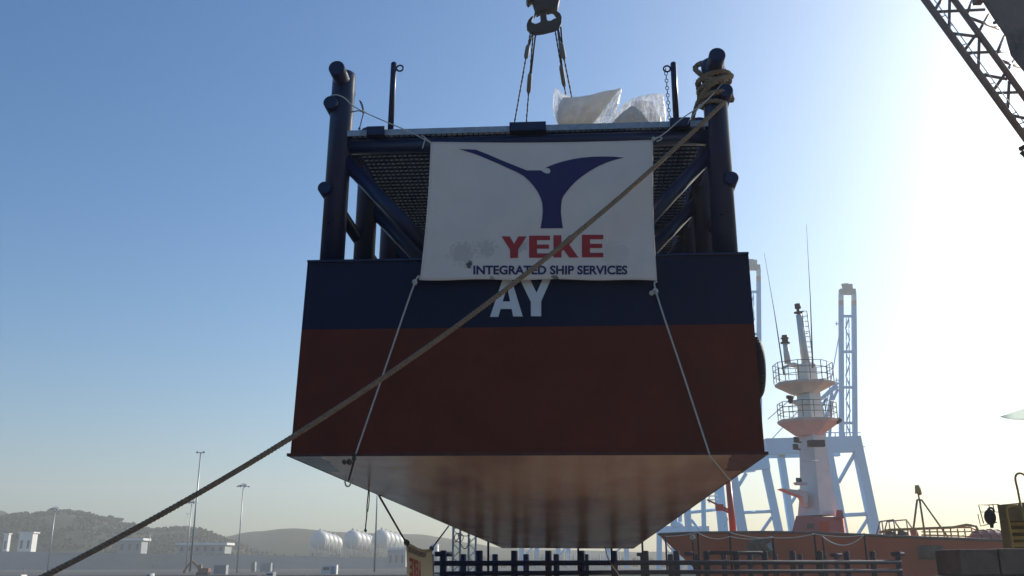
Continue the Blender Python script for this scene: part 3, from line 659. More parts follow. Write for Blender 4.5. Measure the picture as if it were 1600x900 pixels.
tp_ = MB().cyl(S(1433, 781, 3), S(1427, 828, 3), .09, n=6).cyl(S(1437, 781, 3), S(1446, 842, 3), .09, n=6).cyl(S(1440, 781, 3), S(1483, 842, 3), .08, n=6).cyl(S(1433, 781, 3), S(1440, 781, 3), .08, n=6).cyl(S(1436.5, 781, 3), S(1434, 768, 3), .07, n=6)
tp_.build('tripod_mast', M['yellow_dark'], SH)
MB().cyl(S(1433, 758, 3), S(1435, 771, 3), .22, .32, 8).cyl(S(1434, 770, 3), S(1438, 769, 3), .25, n=8).build('signal_lamp', M['yellow'], SH)
MB().cyl(S(1427, 828, 3), S(1431, 842, 3), .35, n=8).build('bollard', M['ship_pink'], SH)
# covered lifeboat aft
lb = S(1545, 842, 1); LB = empty('lifeboat', lb, 'rounded faded red covered boat on the ship deck beside the yellow rails', 'lifeboat')
rg = []
for k in range(13):
    u = k / 12; x = S(1514, 842, 2).x + (S(1580, 842, 2).x - S(1514, 842, 2).x) * u; hh = (S(1514, 822, 2).z - lb.z) * (math.sin(math.pi * (.06 + .88 * u)) ** .45); wd = 1.7 * math.sin(math.pi * (.06 + .88 * u)) ** .5
    rg.append([(x, SY + 2 + wd * math.cos(a_), lb.z - .3 + hh * max(0, math.sin(a_)) ** .8 + (0 if math.sin(a_) > 0 else math.sin(a_) * .8)) for a_ in [2 * math.pi * j / 14 for j in range(14)]])
MB().loft(rg, True).build('cover', M['ship_pink'], LB)
lr = MB()
for k in (2, 4, 6, 8, 10): lr.tube([Vector(p) + Vector((0, 0, .03)) for p in rg[k][:8]], .05, 5)
lr.build('lashing', M['ship_dark'], LB)
# red davit standing forward
DV = empty('davit', S(1146, 832, 5), 'bright red post with a thin lattice arm behind the ship rail', 'davit')
MB().cyl(S(1146, 836, 5), S(1138, 752, 5), .32, .26, 10).build('post', M['davit'], DV)
MB().cyl(S(1142, 798, 5), S(1105, 781, 5), .09, n=6).cyl(S(1142, 802, 5), S(1121, 792, 5), .12, n=6).box(S(1124, 793, 5), (.7, .4, .6)).build('arm', M['davit'], DV)

# ------------------------------------------------------------------ barge (suspended) frame
BO = Vector((.13614, 11.9379, 1.29642 + 1.6)); YAW, BR, BPI = .0727, .00733, -.02007
cy, sy = math.cos(YAW), math.sin(YAW); Z3 = Matrix(((cy, sy, 0), (-sy, cy, 0), (0, 0, 1)))
c_, s_ = math.cos(BR), math.sin(BR); Y3 = Matrix(((c_, 0, s_), (0, 1, 0), (-s_, 0, c_)))
c_, s_ = math.cos(BPI), math.sin(BPI); X3 = Matrix(((1, 0, 0), (0, c_, -s_), (0, s_, c_)))
M3 = Z3 @ Y3 @ X3; MI = M3.transposed()
def BW(x, y, z): return BO + M3 @ Vector((x, y, z))
def BL(px, py, yl):
    o = MI @ (CAM - BO); d = MI @ ray(px, py); return o + d * ((yl - o.y) / d.y)
def BP(px, py, yl): return BO + M3 @ BL(px, py, yl)
HH, LL, WL, PX = 2.665, 33.3, 1.70, 2.745
Z1, Z2, ZP, ZT = 1.16, 2.52, 2.095, 3.12
PY0, SPC = .42, 1.86
def tobj(t): t.rotation_mode = 'QUATERNION'; t.rotation_quaternion = M3.to_quaternion(); t.location = BO
BG = bpy.data.objects.new('barge', None); COL.objects.link(BG); tobj(BG)
tag(BG, 'navy and red steel pontoon barge hanging from the crane hook overhead', 'barge', 'navy pipe framed barges')
BF = 1  # parts below are given in barge coordinates
def hull_mesh(L_, H_, wl, top_in=.0, fr_rake=.1156):
    m = MB(); a = 3.0; fy = lambda z: fr_rake * z / H_
    def ring(z, hw): return [(-hw, fy(z), z), (hw, fy(z), z), (hw, L_, z), (-hw, L_, z)]
    m.mi = 0; m.loft([ring(wl, a), ring(H_, a)], caps=False)
    m.mi = 1; m.loft([ring(0, a), ring(wl, a)], caps=False)
    m.mi = 2; m.poly3([(-a, 0, 0), (a, 0, 0), (a, L_, 0), (-a, L_, 0)][::-1])
    m.mi = 0; m.poly3([(x, y, H_) for x, y, _ in ring(H_, a)])
    return m
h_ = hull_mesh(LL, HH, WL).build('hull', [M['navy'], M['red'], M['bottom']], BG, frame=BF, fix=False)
bm = bmesh.new(); bm.from_mesh(h_.data); bmesh.ops.remove_doubles(bm, verts=bm.verts, dist=1e-4); bmesh.ops.recalc_face_normals(bm, faces=bm.faces); bm.to_mesh(h_.data); bm.free()
# bottom lip plate and the deck edge
lp = MB()
lp.box((0, -.012, .018), (6.08, .022, .038)); 
for s in (-1, 1): lp.box((s * 3.018, LL / 2, .02), (.034, LL - .01, .04))
lp.build('bottom_lip', M['redlip'], BG, frame=BF)
dk = MB().box((0, .1156 + .0, HH + .02), (6.0, .05, .03))
for s in (-1, 1): dk.box((s * 2.985, LL / 2 + .12, HH + .02), (.05, LL - .1, .034))
dk.build('deck_edge', M['navy_pipe'], BG, frame=BF)
# bead welds on the front plate
wb = MB()
for x in (-3.0, 3.0): wb.tube([(x, -.0, .06), (x, .1156 * .5, HH / 2), (x, .1156, HH)], .02, 6)
wb.build('corner_seam', M['navy_pipe'], BG, frame=BF) if False else None
def flat_letters(polys, zoomf, yl_fn, sub=0):
    """polygons in photo pixels laid on a barge plane"""
    m = MB()
    for pl in polys:
        q = [zoomf(x, y) for x, y in pl]; v2 = [Vector((a_, b_, 0)) for a_, b_ in q]; tr = tessellate_polygon([v2]); b = len(m.v)
        m.v += [Vector((a_, b_, 0)) for a_, b_ in q]
        for t_ in tr: m.face([b + i for i in t_])
    me = bpy.data.meshes.new('tmp'); me.from_pydata([tuple(v) for v in m.v], [], m.f); bm = bmesh.new(); bm.from_mesh(me)
    for _ in range(sub): bmesh.ops.subdivide_edges(bm, edges=[e for e in bm.edges if e.calc_length() > 14], cuts=1); bmesh.ops.triangulate(bm, faces=bm.faces)
    for v in bm.verts: px, py = v.co.x, v.co.y; v.co = BL(px, py, yl_fn(px, py))
    out = MB(); bm.verts.index_update(); out.v = [v.co.copy() for v in bm.verts]
    for f in bm.faces: out.face([v.index for v in f.verts])
    bm.free(); bpy.data.meshes.remove(me); return out
zf = lambda x, y: (640 + x / 2.812, 200 + y / 2.812)
def hull_front(px, py):
    z = BL(px, py, .08).z; return .1156 * z / HH
A_ = [[(353, 830), (412, 655), (428, 655), (428, 695), (390, 830)], [(428, 655), (445, 655), (497, 828), (455, 828), (428, 695)], [(409.3, 762), (441.4, 762), (448.1, 795), (400, 795)]]
Y_ = [[(480, 655), (524, 655), (558, 724), (588, 655), (625, 655), (578, 762), (578, 827), (533, 827), (533, 765)]]
flat_letters(A_, zf, lambda x, y: hull_front(x, y) - .006).build('letter', M['white_letter'], BG, frame=BF, fix=False)
flat_letters(Y_, zf, lambda x, y: hull_front(x, y) - .006).build('letter', M['white_letter'], BG, frame=BF, fix=False)

def barge_frame(root, L_, H_, n, spc, y0, nav, lead=True, first_only=99):
    """posts, rails, platform in barge coordinates"""
    sh = {}
    def put(key, name, mb_fn, m, loc=(0, 0, 0)):
        if key not in sh:
            o = mb_fn().build(name, m, root, frame=1); sh[key] = o; o.location = loc; return o
        o = sh[key].copy(); COL.objects.link(o); o.parent = root; o.location = loc; o.name = name; return o
    def post_mb():
        m = MB(); m.tube([(0, 0, 0), (0, 0, ZT - .05), (0, 0, ZT - .015), (0, 0, ZT)], [.172, .172, .165, .14], 28); m.tube([(0, 0, .0), (0, 0, .03)], [.25, .24], 28); return m
    def horn_mb(): return MB().tube([(0, -.46, 0), (0, -.45, 0), (0, .3, 0), (0, .31, 0)], [.105, .118, .118, .1], 24)
    for i in range(n):
        y = y0 + i * spc
        for s in (-1, 1):
            p = put('post', 'post', post_mb, nav, (s * PX, y, H_))
            if i in (0, n - 1):
                h = (MB().tube([(0, -.46, ZT - .16), (0, -.445, ZT - .16), (0, .3, ZT - .16), (0, .31, ZT - .16)], [.105, .118, .118, .1], 24)).build('horn', nav, p, frame=1)
            # transverse brace from post head to deck centre
            br = MB().cyl((s * (PX - .1), y, H_ + ZP - .42), (s * (PX - 1.62), y, H_ + .02), .105, n=20)
            if i % 2 == 0 or i == 1: br.build('brace', nav, root, frame=1)
        if i % 2 == 0:
            MB().tube([(-PX + .1, y, H_ + ZP - .2), (PX - .1, y, H_ + ZP - .2)], .11, 20).build('cross_beam', nav, root, frame=1)
    for s in (-1, 1):
        for z, r in ((Z1, .095), (Z2, .105)):
            MB().tube([(s * (PX + .12), y0 - .24, H_ + z), (s * (PX + .12), y0 - .23, H_ + z), (s * (PX + .12), y0 + spc * (n - 1) + .23, H_ + z), (s * (PX + .12), y0 + spc * (n - 1) + .24, H_ + z)], [r * .9, r, r, r * .9], 20).build('side_rail', nav, root, frame=1)
        MB().tube([(s * (PX - .09), y0, H_ + ZP - .16), (s * (PX - .09), y0 + spc * (n - 1), H_ + ZP - .16)], .075, 12).build('stringer', nav, root, frame=1)
    ye = y0 + spc * (n - 1); ya = y0 - .12
    # galvanised grating: bearing bars along, cross bars across
    g = MB(); gx = PX - .19; k = 0; x = -gx
    while x <= gx + .001: g.box((x, (ya + ye) / 2, H_ + ZP - .062), (.012, ye - ya, .03)); x += .078
    y = ya
    while y <= ye: g.box((0, y, H_ + ZP - .0625), (2 * gx, .018, .0285)); y += .135 if y < 9 else .27
    g.build('grating_frame', nav, root, frame=1); g = MB(); y = ya + .03
    while y <= ye: g.box((0, y, H_ + ZP - .024), (2 * gx, .006, .035)); y += .034 if y < 9 else .07
    g.build('grating', M['grate'], root, frame=1)
    e = MB().box((0, ya - .02, H_ + ZP - .045), (2 * gx + .1, .012, .09))
    for q in range(19): e.box((-gx + .15 + q * (2 * gx - .3) / 18, ya - .03, H_ + ZP - .045), (.012, .012, .085))
    e.build('grating_edge', M['galv'], root, frame=1)
barge_frame(BG, LL, HH, 18, SPC, PY0, M['navy_pipe'])
# pad eyes over the platform edge
for (xa, xb, yt, yb) in ((573, 600, 205, 217), (796, 853, 198, 213), (1047, 1079, 188, 206)):
    a_, b_ = BL(xa, yt, .24), BL(xb, yb, .24)
    MB().box(((a_.x + b_.x) / 2, .30, HH + ZP - .03), (b_.x - a_.x, .14, .13)).build('lifting_lug', M['navy_pipe'], BG, frame=BF)
# thin posts with ring eyes on the platform
for (px, py, side) in ((615.5, 98, 1), (1052, 98, -1)):
    tpz = BL(px, py, .62); m = MB().tube([(tpz.x, .62, HH + ZP), (tpz.x, .62, tpz.z - .02), (tpz.x, .62, tpz.z)], [.045, .045, .035], 16)
    o = m.build('stanchion', M['navy_pipe'], BG, frame=BF)
    MB().torus((tpz.x + side * .098, .62, tpz.z - .1), (0, 1, 0), .05, .0135, 24, 8).build('ring', M['navy_pipe'], o, frame=BF)

# ------------------------------------------------------------------ banner on the front
def bn_y(px, py):
    v = (py - 221) / 218; u = (px - 660) / 365
    return .165 - .16 * v + .016 * math.sin(u * 9 + v * 2) * (.4 + v * .6) + .02 * math.sin(v * 7 + u * 3) * (1 - abs(2 * u - 1)) * .6 + .012 * noise.noise(Vector((u * 6, v * 5, 2)))
def bn_xy(u, v):
    xl = 673 - 17 * v + 2.5 * math.sin(v * math.pi); xr = 1020.5 + 6 * v - 2.5 * math.sin(v * math.pi); x = xl + (xr - xl) * u
    y = (222 - 3 * u) + v * (215.5 + 3.5 * u + 0) + 2.5 * math.sin(u * math.pi) * (1 - v) - 1.2 * math.sin(u * math.pi) * v + 1.5 * math.sin(u * 19) * v * .5
    return x, y
def stain(px, py): p = BL(px, py, bn_y(px, py)); return (p.x, p.y, p.z)
M['banner'] = banner_mat('banner_cloth', (.86, .72, .59), [(stain(733, 414), .055, .95, 18), (stain(722, 395), .20, .24, 21), (stain(760, 388), .16, .22, 24), (stain(815, 385), .10, .25, 26), (stain(868, 434), .06, .8, 16), (stain(968, 421), .05, .4, 15), (stain(770, 436), .05, .5, 14), (stain(960, 395), .22, .10, 14)])
BN = bpy.data.objects.new('banner', None); COL.objects.link(BN); tobj(BN)
tag(BN, 'big white banner with a purple emblem and red lettering across the barge front', 'banner')
def bnf(u, v): x, y = bn_xy(u, v); return BL(x, y, bn_y(x, y))
MB().grid(bnf, 70, 44).build('cloth', M['banner'], BN, frame=BF, solid=.004, fix=False)
hm = MB()
for path in ([bnf(i / 50, .002) for i in range(51)], [bnf(i / 50, .998) for i in range(51)], [bnf(.002, i / 40) for i in range(41)], [bnf(.998, i / 40) for i in range(41)]): hm.tube(path, .007, 6)
hm.build('hem', M['banner'], BN, frame=BF)
EM = [(215, 92), (290, 95), (345, 116), (400, 140), (460, 164), (515, 186), (578, 186), (588, 194), (602, 200), (614, 199), (619, 189), (614, 178), (597, 174), (640, 157), (680, 145), (720, 136), (760, 130), (805, 126), (850, 125), (900, 126), (943, 130), (905, 139), (870, 150), (830, 167), (790, 190), (757, 213), (730, 235), (707, 259), (690, 280), (677, 297), (669, 315), (666, 340), (665, 370), (669, 410), (674, 440), (575, 441), (582, 400), (585, 365), (583, 330), (575, 305), (562, 279), (545, 255), (524, 231), (500, 210), (470, 193), (440, 180), (395, 159), (350, 140), (315, 125), (280, 112)]
yb_ = lambda x, y: bn_y(x, y) - .007
flat_letters([EM], zf, yb_, 4).build('emblem', M['emblem'], BN, frame=BF, fix=False)
def E_(x0, x1, y0, y1): 
    t = (y1 - y0); w_ = x1 - x0; a = .2 * t; return [(x0, y0), (x1, y0), (x1, y0 + a), (x0 + .38 * w_, y0 + a), (x0 + .38 * w_, y0 + .4 * t), (x1 - .05 * w_, y0 + .4 * t), (x1 - .05 * w_, y0 + .59 * t), (x0 + .38 * w_, y0 + .59 * t), (x0 + .38 * w_, y1 - a), (x1, y1 - a), (x1, y1), (x0, y1)]
def YY(x0, x1, y0, y1):
    w_ = x1 - x0; h = y1 - y0; return [(x0, y0), (x0 + .33 * w_, y0), (x0 + .5 * w_, y0 + .35 * h), (x1 - .33 * w_, y0), (x1, y0), (x0 + .66 * w_, y0 + .62 * h), (x0 + .66 * w_, y1), (x0 + .34 * w_, y1), (x0 + .34 * w_, y0 + .62 * h)]
def KK(x0, x1, y0, y1):
    w_ = x1 - x0; h = y1 - y0; return [(x0, y0), (x0 + .32 * w_, y0), (x0 + .32 * w_, y0 + .36 * h), (x0 + .64 * w_, y0), (x1 - .02 * w_, y0), (x0 + .63 * w_, y0 + .42 * h), (x1, y1), (x0 + .63 * w_, y1), (x0 + .40 * w_, y0 + .64 * h), (x0 + .32 * w_, y0 + .73 * h), (x0 + .32 * w_, y1), (x0, y1)]
for pl in (YY(404, 514, 476, 571), E_(525, 617, 473, 570), KK(632, 742, 471, 569), E_(757, 851, 469, 568)):
    flat_letters([pl], zf, yb_, 2).build('letter', M['print_red'], BN, frame=BF, fix=False)
def text_mesh(txt, offset=.02):
    cu = bpy.data.curves.new('t', 'FONT'); cu.body = txt; cu.offset = offset; cu.resolution_u = 4; cu.space_character = 1.0
    o = bpy.data.objects.new('t', cu); COL.objects.link(o); bpy.context.view_layer.update()
    me = bpy.data.meshes.new_from_object(o.evaluated_get(bpy.context.evaluated_depsgraph_get())); bpy.data.objects.remove(o); bpy.data.curves.remove(cu)
    xs = [v.co.x for v in me.vertices]; ys = [v.co.y for v in me.vertices]; a, b, c, d = min(xs), max(xs), min(ys), max(ys)
    vs = [((v.co.x - a) / (b - a), (v.co.y - c) / (d - c)) for v in me.vertices]; fs = [list(p.vertices) for p in me.polygons]; bpy.data.meshes.remove(me); return vs, fs
vs, fs = text_mesh('INTEGRATED SHIP SERVICES', .034)
tm = MB(); 
for (u, v) in vs:
    px, py = zf(280 + 677 * u, 644 - 40 * v); tm.v.append(BL(px, py, yb_(px, py)))
for f in fs: tm.face(f)
tm.build('lettering', M['print_navy'], BN, frame=BF, fix=False)
# ------------------------------------------------------------------ cords of the banner
def cord(name, pts, r, m, label, cat='cord', group=None, knots=(), tw_=False):
    pts = smooth_path(pts, 5); t = None
    mb = MB()
    if tw_: twisted(mb, pts, r, r * 5, 2, 5, r * .9)
    else: mb.tube(pts, r, 7)
    for k, kr in knots:
        k = Vector(k); mb.torus(k, (1, .2, .3), kr, r * 1.1, 12, 6); mb.torus(k, (.2, 1, .5), kr * .8, r * 1.1, 12, 6); mb.torus(k, (.1, .3, 1), kr * .8, r * 1.1, 12, 6)
    return tag(mb.build(name, m), label, cat, group)
def ppost(s, z, a, r=.20): return BW(s * PX + r * math.sin(a), PY0 - r * math.cos(a), HH + z)
LP = BL(530, 150, .2).z - HH
cord('cord', [bnf(0, 0)] and [BP(673, 223, .15), BP(640, 206, .14), BP(600, 189, .14), BP(571, 176, .16), BP(551, 165, .2), BP(538, 153, .21), BP(524, 148, .2), BP(514, 152, .3), BP(513, 158, .45)], .0085, M['cord'],
     'thin white cord from the top left banner corner up to the left post', knots=[(BP(568, 175, .16), .022)])
mb = MB(); mb.tube(smooth_path([BP(568, 175, .16), BP(563, 160, .15), BP(562, 157, .15), BP(566, 163, .15), BP(568, 175, .16), BP(565, 188, .15), BP(562, 200, .15)]), .008, 6); mb.tube([BP(568, 175, .16), BP(560, 173, .2), BP(548, 175, .27)], .008, 6); mb.sphere(BP(561.5, 201, .15), .02, 8, 6)
tag(mb.build('cord', M['dark_cord']), 'loose knotted cord tail hanging beside the left post top', 'cord')
mb = MB(); mb.tube(smooth_path([BP(658, 212, .12), BP(664, 215, .12), BP(662, 225, .12), BP(660, 232, .12)]), .007, 6); mb.tube([BP(664, 215, .12), BP(673, 222, .15)], .007, 6)
tag(mb.build('cord', M['cord']), 'short white cord end at the top left banner corner', 'cord')
cord('cord', [BP(1020, 220, .15), BP(1040, 207, .1), BP(1063, 187, .1), BP(1095, 165, .12), BP(1113, 148, .17), BP(1133, 126, .2), BP(1137, 127, .2)], .0085, M['cord'],
     'thin white cord from the top right banner corner up to the rope wound post', knots=[(BP(1021, 217, .14), .025), (BP(1094, 166, .12), .02)])
mb = MB(); mb.tube(smooth_path([BP(1021, 217, .14), BP(1030, 214, .13), BP(1034, 217, .13), BP(1026, 221, .13)]), .009, 6); mb.tube([BP(1094, 166, .12), BP(1078, 186, .14), BP(1075, 193, .2)], .006, 6)
tag(mb.build('cord', M['cord']), 'frayed cord ends at the top right banner corner', 'cord')
cord('cord', [BP(656, 437, .0), BP(648, 442, -.02), BP(602, 575, -.045), BP(556, 709, -.07)], .0135, M['cord'],
     'white cord running from the lower left banner corner down the hull', knots=[(BP(648, 441, -.01), .03)], tw_=True)
cord('cord', [BP(556, 709, -.07), BP(551, 726, .05) + Vector((0, 0, -.02)), BP(545, 750, .35)], .014, M['dark_cord'], 'dark cord with a knot hanging just under the left front hull edge', knots=[(BP(546, 722, -.02), .03), (BP(538, 722, -.02), .02), (BP(553, 717, -.03), .02)])
cord('cord', [BP(541, 741, .5), BP(539, 752, .5), BP(541, 759, .5), BP(546, 759, .5), BP(550, 750, .5)], .0105, M['cord'], 'small looped cord end below the left hull edge')
cord('cord', [BP(1027, 440, .0), BP(1025, 456, -.02), BP(1067, 583, -.04), BP(1109, 711, -.06)], .0135, M['cord'],
     'white cord running from the lower right banner corner down the hull', knots=[(BP(1024, 455, -.01), .032), (BP(1018, 458, -.01), .022)], tw_=True)
e0 = BP(1109, 711, -.06)
def on_bottom(px, py, dz=.02):
    o = MI @ (CAM - BO); d = MI @ ray(px, py); t = (-dz - o.z) / d.z; return BO + M3 @ (o + d * t)
cord('cord', [e0, on_bottom(1112, 715), on_bottom(1125, 731), on_bottom(1139, 748), on_bottom(1144, 752, -.03)], .0135, M['cord'], 'white cord passing under the cream bottom to the right hull edge', tw_=True)
# dangling strand on the left side of the hull
yq = 4.2
q = lambda px, py, yl=4.3: BP(px, py, yl)
cord('cord', [q(576, 764), q(575, 775), q(573.5, 790), q(573, 805), q(571.5, 820), q(571, 830)], .011, M['dark_cord'], 'frayed dark strand dangling from the left hull edge', knots=[(q(571, 829), .02)])
cord('cord', [q(576, 764), q(574, 785), q(573.5, 798), q(575, 797), q(577, 780), q(577, 766)], .008, M['dark_cord'], 'short doubled loop beside the dangling strand')

# ------------------------------------------------------------------ second banner, upside down on the barge side
def SPt(px, py):  # point on the vertical plane through the left hull side
    o = MI @ (CAM - BO); d = MI @ ray(px, py); t = (-3.06 - o.x) / d.x; return o + d * t
c00 = SPt(633, 852); c10 = SPt(674, 856); 
BT = bpy.data.objects.new('side_banner', None); COL.objects.link(BT); tobj(BT)
tag(BT, 'small upside down banner with red letters hanging below the hull side', 'banner')
yA, yB = c00.y, c10.y; zT = (c00.z + c10.z) / 2 + .02
def sb(u, v):
    y = yA + (yB - yA) * u; z = zT - 2.35 * v - .06 * math.sin(math.pi * u ** 1.5) * (1 - v)
    return Vector((-3.06 + .07 * math.sin(u * 6 + 1) * (.3 + v) + .03 * math.sin(v * 5), y, z))
M['banner2'] = banner_mat('side_banner_cloth', (.62, .54, .40), [])
MB().grid(sb, 30, 24).build('cloth', M['banner2'], BT, frame=BF, solid=.004, fix=False)
def sb_poly(polys, m):
    mb = MB()
    for pl in polys:
        v2 = [Vector((a, b, 0)) for a, b in pl]; tr = tessellate_polygon([v2]); b = len(mb.v)
        for (u, v) in pl: p = sb(u, v); mb.v.append(p + Vector((.012, 0, 0)))
        for t_ in tr: mb.face([b + i for i in t_])
    mb.build('lettering', m, BT, frame=BF, fix=False)
rotp = lambda pl, x0, x1, y0, y1: [(x0 + x1 - a, y0 + y1 - b) for a, b in pl]
u0_, u1_ = .06, .62; v0_, v1_ = .125, .29; wl_ = (u1_ - u0_) / 4
fns = [YY, E_, KK, E_]; pls = []
for k, fn in enumerate(fns[::-1]):
    a = u0_ + k * wl_ + .012; b = a + wl_ - .024; pls.append(rotp(fn(a, b, v0_, v1_), a, b, v0_, v1_))
sb_poly(pls, M['print_red'])
vs, fs = text_mesh('INTEGRATED SHIP SERVICES', .025); tm = MB()
for (u, v) in vs: p = sb(.05 + .72 * (1 - u), 0.03 + .05 * v); tm.v.append(p + Vector((.012, 0, 0)))
for f in fs: tm.face(f)
tm.build('lettering', M['print_navy'], BT, frame=BF, fix=False)
SW = lambda v: BO + M3 @ v
eL = SPt(592, 774); eR = SPt(701, 822)
cord('cord', [SW(eL), SW(eL.lerp(sb(0, 0), .5)), SW(sb(0, 0))], .02, M['dark_cord'], 'dark cord holding the left corner of the small side banner', knots=[(SW(sb(0.02, 0)), .06)])
cord('cord', [SW(eR), SW(eR.lerp(sb(1, 0), .5)), SW(sb(1, 0))], .02, M['dark_cord'], 'dark cord holding the right corner of the small side banner', knots=[(SW(sb(.99, 0)), .05)])

# ------------------------------------------------------------------ tan ropes
def wrap(z0, z1, turns, r, a0=0, n=None, cx=PX, tilt=0, cyy=PY0):
    n = n or int(turns * 18); out = []
    for i in range(n + 1):
        t = i / n; a = a0 + t * turns * 2 * math.pi
        out.append(BW(cx + r * math.sin(a), cyy - r * math.cos(a), HH + z0 + (z1 - z0) * t + tilt * math.sin(a)))
    return out
end = P(70, 900, 10.0); dirn = (end - BP(1146, 168, .42)).normalized()
# rope leaves the right side of the post, tangent
zr = BL(1140, 172, .42).z - HH
w1 = wrap(zr + .16, zr + .02, .62, .215, a0=math.pi * .0 - math.pi * 1.1, tilt=-.0)
st = w1[-1]
SAG = .48; pts = w1 + [st.lerp(end, k / 30) - Vector((0, 0, SAG * 4 * (k / 30) * (1 - k / 30))) for k in range(1, 31)]
slope = (pts[-1] - pts[-2]) / ((pts[-1] - pts[-2]).length)
for k in range(1, 12):
    q_ = end + slope * (k * .5) + Vector((0, 0, .012 * k * k))
    if q_.z < .05: break
    pts.append(q_)
mb = MB(); twisted(mb, pts, .034, .13, 3, 7, .022)
tag(mb.build('rope', M['rope']), 'thick tan rope stretching from the right post down to the lower left', 'rope')
mb = MB(); zt_ = ZT - .16
path = []
path += wrap(zt_ - .30, zt_ - .16, 1.0, .225, a0=-2.0, tilt=.05) + wrap(zt_ - .12, zt_ - .22, 1.0, .235, a0=-2.0, tilt=.06)
path += wrap(zt_ - .22, zt_ - .40, 1.0, .225, a0=-2.0, tilt=-.07) + wrap(zt_ - .42, zt_ - .5, .6, .225, a0=-2.0, tilt=.05)
path += [BW(PX - .2, PY0 - .1, HH + zt_ - .1), BW(PX - .25, PY0 + .05, HH + zt_ + .1), BW(PX - .12, PY0 + .12, HH + zt_ + .22), BW(PX + .06, PY0 + .14, HH + zt_ + .2), BW(PX + .2, PY0 + .08, HH + zt_ + .02), BW(PX + .25, PY0 - .05, HH + zt_ - .12), BW(PX + .1, PY0 - .24, HH + zt_ - .25), BW(PX - .12, PY0 - .24, HH + zt_ - .38), BW(PX - .24, PY0 - .02, HH + zt_ - .5)]
twisted(mb, smooth_path(path, 2), .042, .2, 3, 6, .03)
tag(mb.build('rope_coil', M['rope']), 'tan rope wound around the head of the right post', 'rope')
mb = MB(); twisted(mb, smooth_path([BP(1106, 142, .45), BP(1098, 148, .44), BP(1091, 158, .42), BP(1086, 172, .42), BP(1083, 183, .42), BP(1084, 190, .45)], 5), .034, .15, 3, 6, .03)
tag(mb.build('rope_tail', M['rope']), 'tan rope tail hanging left of the right post onto the platform', 'rope')

# ------------------------------------------------------------------ chain
ch = MB(); a = BL(1040, 106, .62); b = BL(1046.5, 192, .62); nL = 15
for k in range(nL):
    p = a.lerp(b, k / nL); q_ = a.lerp(b, (k + 1.15) / nL); d = (q_ - p); mid = (p + q_) / 2; L_ = d.length / 2; wv = Vector((.022, 0, 0)) if k % 2 else Vector((0, .022, 0)); d.normalize()
    ov = [mid + wv * math.cos(t_) + d * ((L_ - .008) * (1 if math.sin(t_) > 0 else -1) * .45 + (L_ - .008) * .55 * math.sin(t_)) for t_ in [2 * math.pi * j / 12 for j in range(12)]]
    ch.tube(ov, .0065, 5, closed=True)
CH = bpy.data.objects.new('chain', None)
o = ch.build('chain', M['ship_dark'], frame=1); tobj(o); tag(o, 'thin steel chain hanging from the right ring post', 'chain')

# ------------------------------------------------------------------ tyre fender on the right side
ty = BL(1184, 566, 1.5); TY = bpy.data.objects.new('tyre_fender', None); COL.objects.link(TY); tobj(TY)
tag(TY, 'black rubber tyre hanging on the right hull side', 'tyre')
tz = WL - .44
MB().torus((3.085, .78, tz), (1, 0, 0), .33, .10, 40, 16).build('tyre', M['black'], TY, frame=1)
tr_ = MB()
for k in range(36):
    a = 2 * math.pi * k / 36; tr_.box((3.085, .78 + .428 * math.cos(a), tz + .428 * math.sin(a)), (.10, .012, .012))
tr_.build('tread', M['black'], TY, frame=1)
MB().tube([(3.10, .78, tz + .42), (3.05, .78, HH - .2), (3.04, .78, HH + .06), (2.9, .78, HH + .1)], .018, 8).build('lanyard', M['dark_cord'], TY, frame=1)

# ------------------------------------------------------------------ plastic sheeting on the platform
def film(name, col, transl, t0, t1, stre, rough):
    m = bpy.data.materials.new(name); m.use_nodes = True; t = m.node_tree; b = t.nodes['Principled BSDF']; L = t.links.new
    b.inputs['Base Color'].default_value = (*col, 1); b.inputs['Roughness'].default_value = rough
    tr = t.nodes.new('ShaderNodeBsdfTranslucent'); tr.inputs[0].default_value = (*[c * 1.05 for c in col], 1); tp = t.nodes.new('ShaderNodeBsdfTransparent')
    tc = t.nodes.new('ShaderNodeTexCoord'); mp = t.nodes.new('ShaderNodeMapping'); mp.inputs['Scale'].default_value = stre; mp.inputs['Rotation'].default_value = (0, R(20), 0); L(tc.outputs['Object'], mp.inputs[0])
    n = t.nodes.new('ShaderNodeTexNoise'); n.inputs['Scale'].default_value = 4; n.inputs['Detail'].default_value = 8; n.inputs['Distortion'].default_value = .8; L(mp.outputs[0], n.inputs[0])
    bp = t.nodes.new('ShaderNodeBump'); bp.inputs['Distance'].default_value = .03; L(n.outputs[0], bp.inputs['Height'])
    for x in (b, tr): L(bp.outputs[0], x.inputs['Normal'])
    m1 = t.nodes.new('ShaderNodeMixShader'); m1.inputs[0].default_value = transl; L(b.outputs[0], m1.inputs[1]); L(tr.outputs[0], m1.inputs[2])
    rp = t.nodes.new('ShaderNodeMapRange'); L(n.outputs[0], rp.inputs[0]); rp.inputs[1].default_value = .38; rp.inputs[2].default_value = .62; rp.inputs[3].default_value = t0; rp.inputs[4].default_value = t1
    m2 = t.nodes.new('ShaderNodeMixShader'); L(rp.outputs[0], m2.inputs[0]); L(m1.outputs[0], m2.inputs[1]); L(tp.outputs[0], m2.inputs[2]); L(m2.outputs[0], t.nodes['Material Output'].inputs[0]); return m
M['film_thick'] = film('folded_white_film', (.86, .83, .78), .38, 0, .06, (1, 1, 2), .5)
M['film_clear'] = film('clear_crinkled_film', (.92, .92, .92), .5, .10, .72, (5, 5, 1), .25)
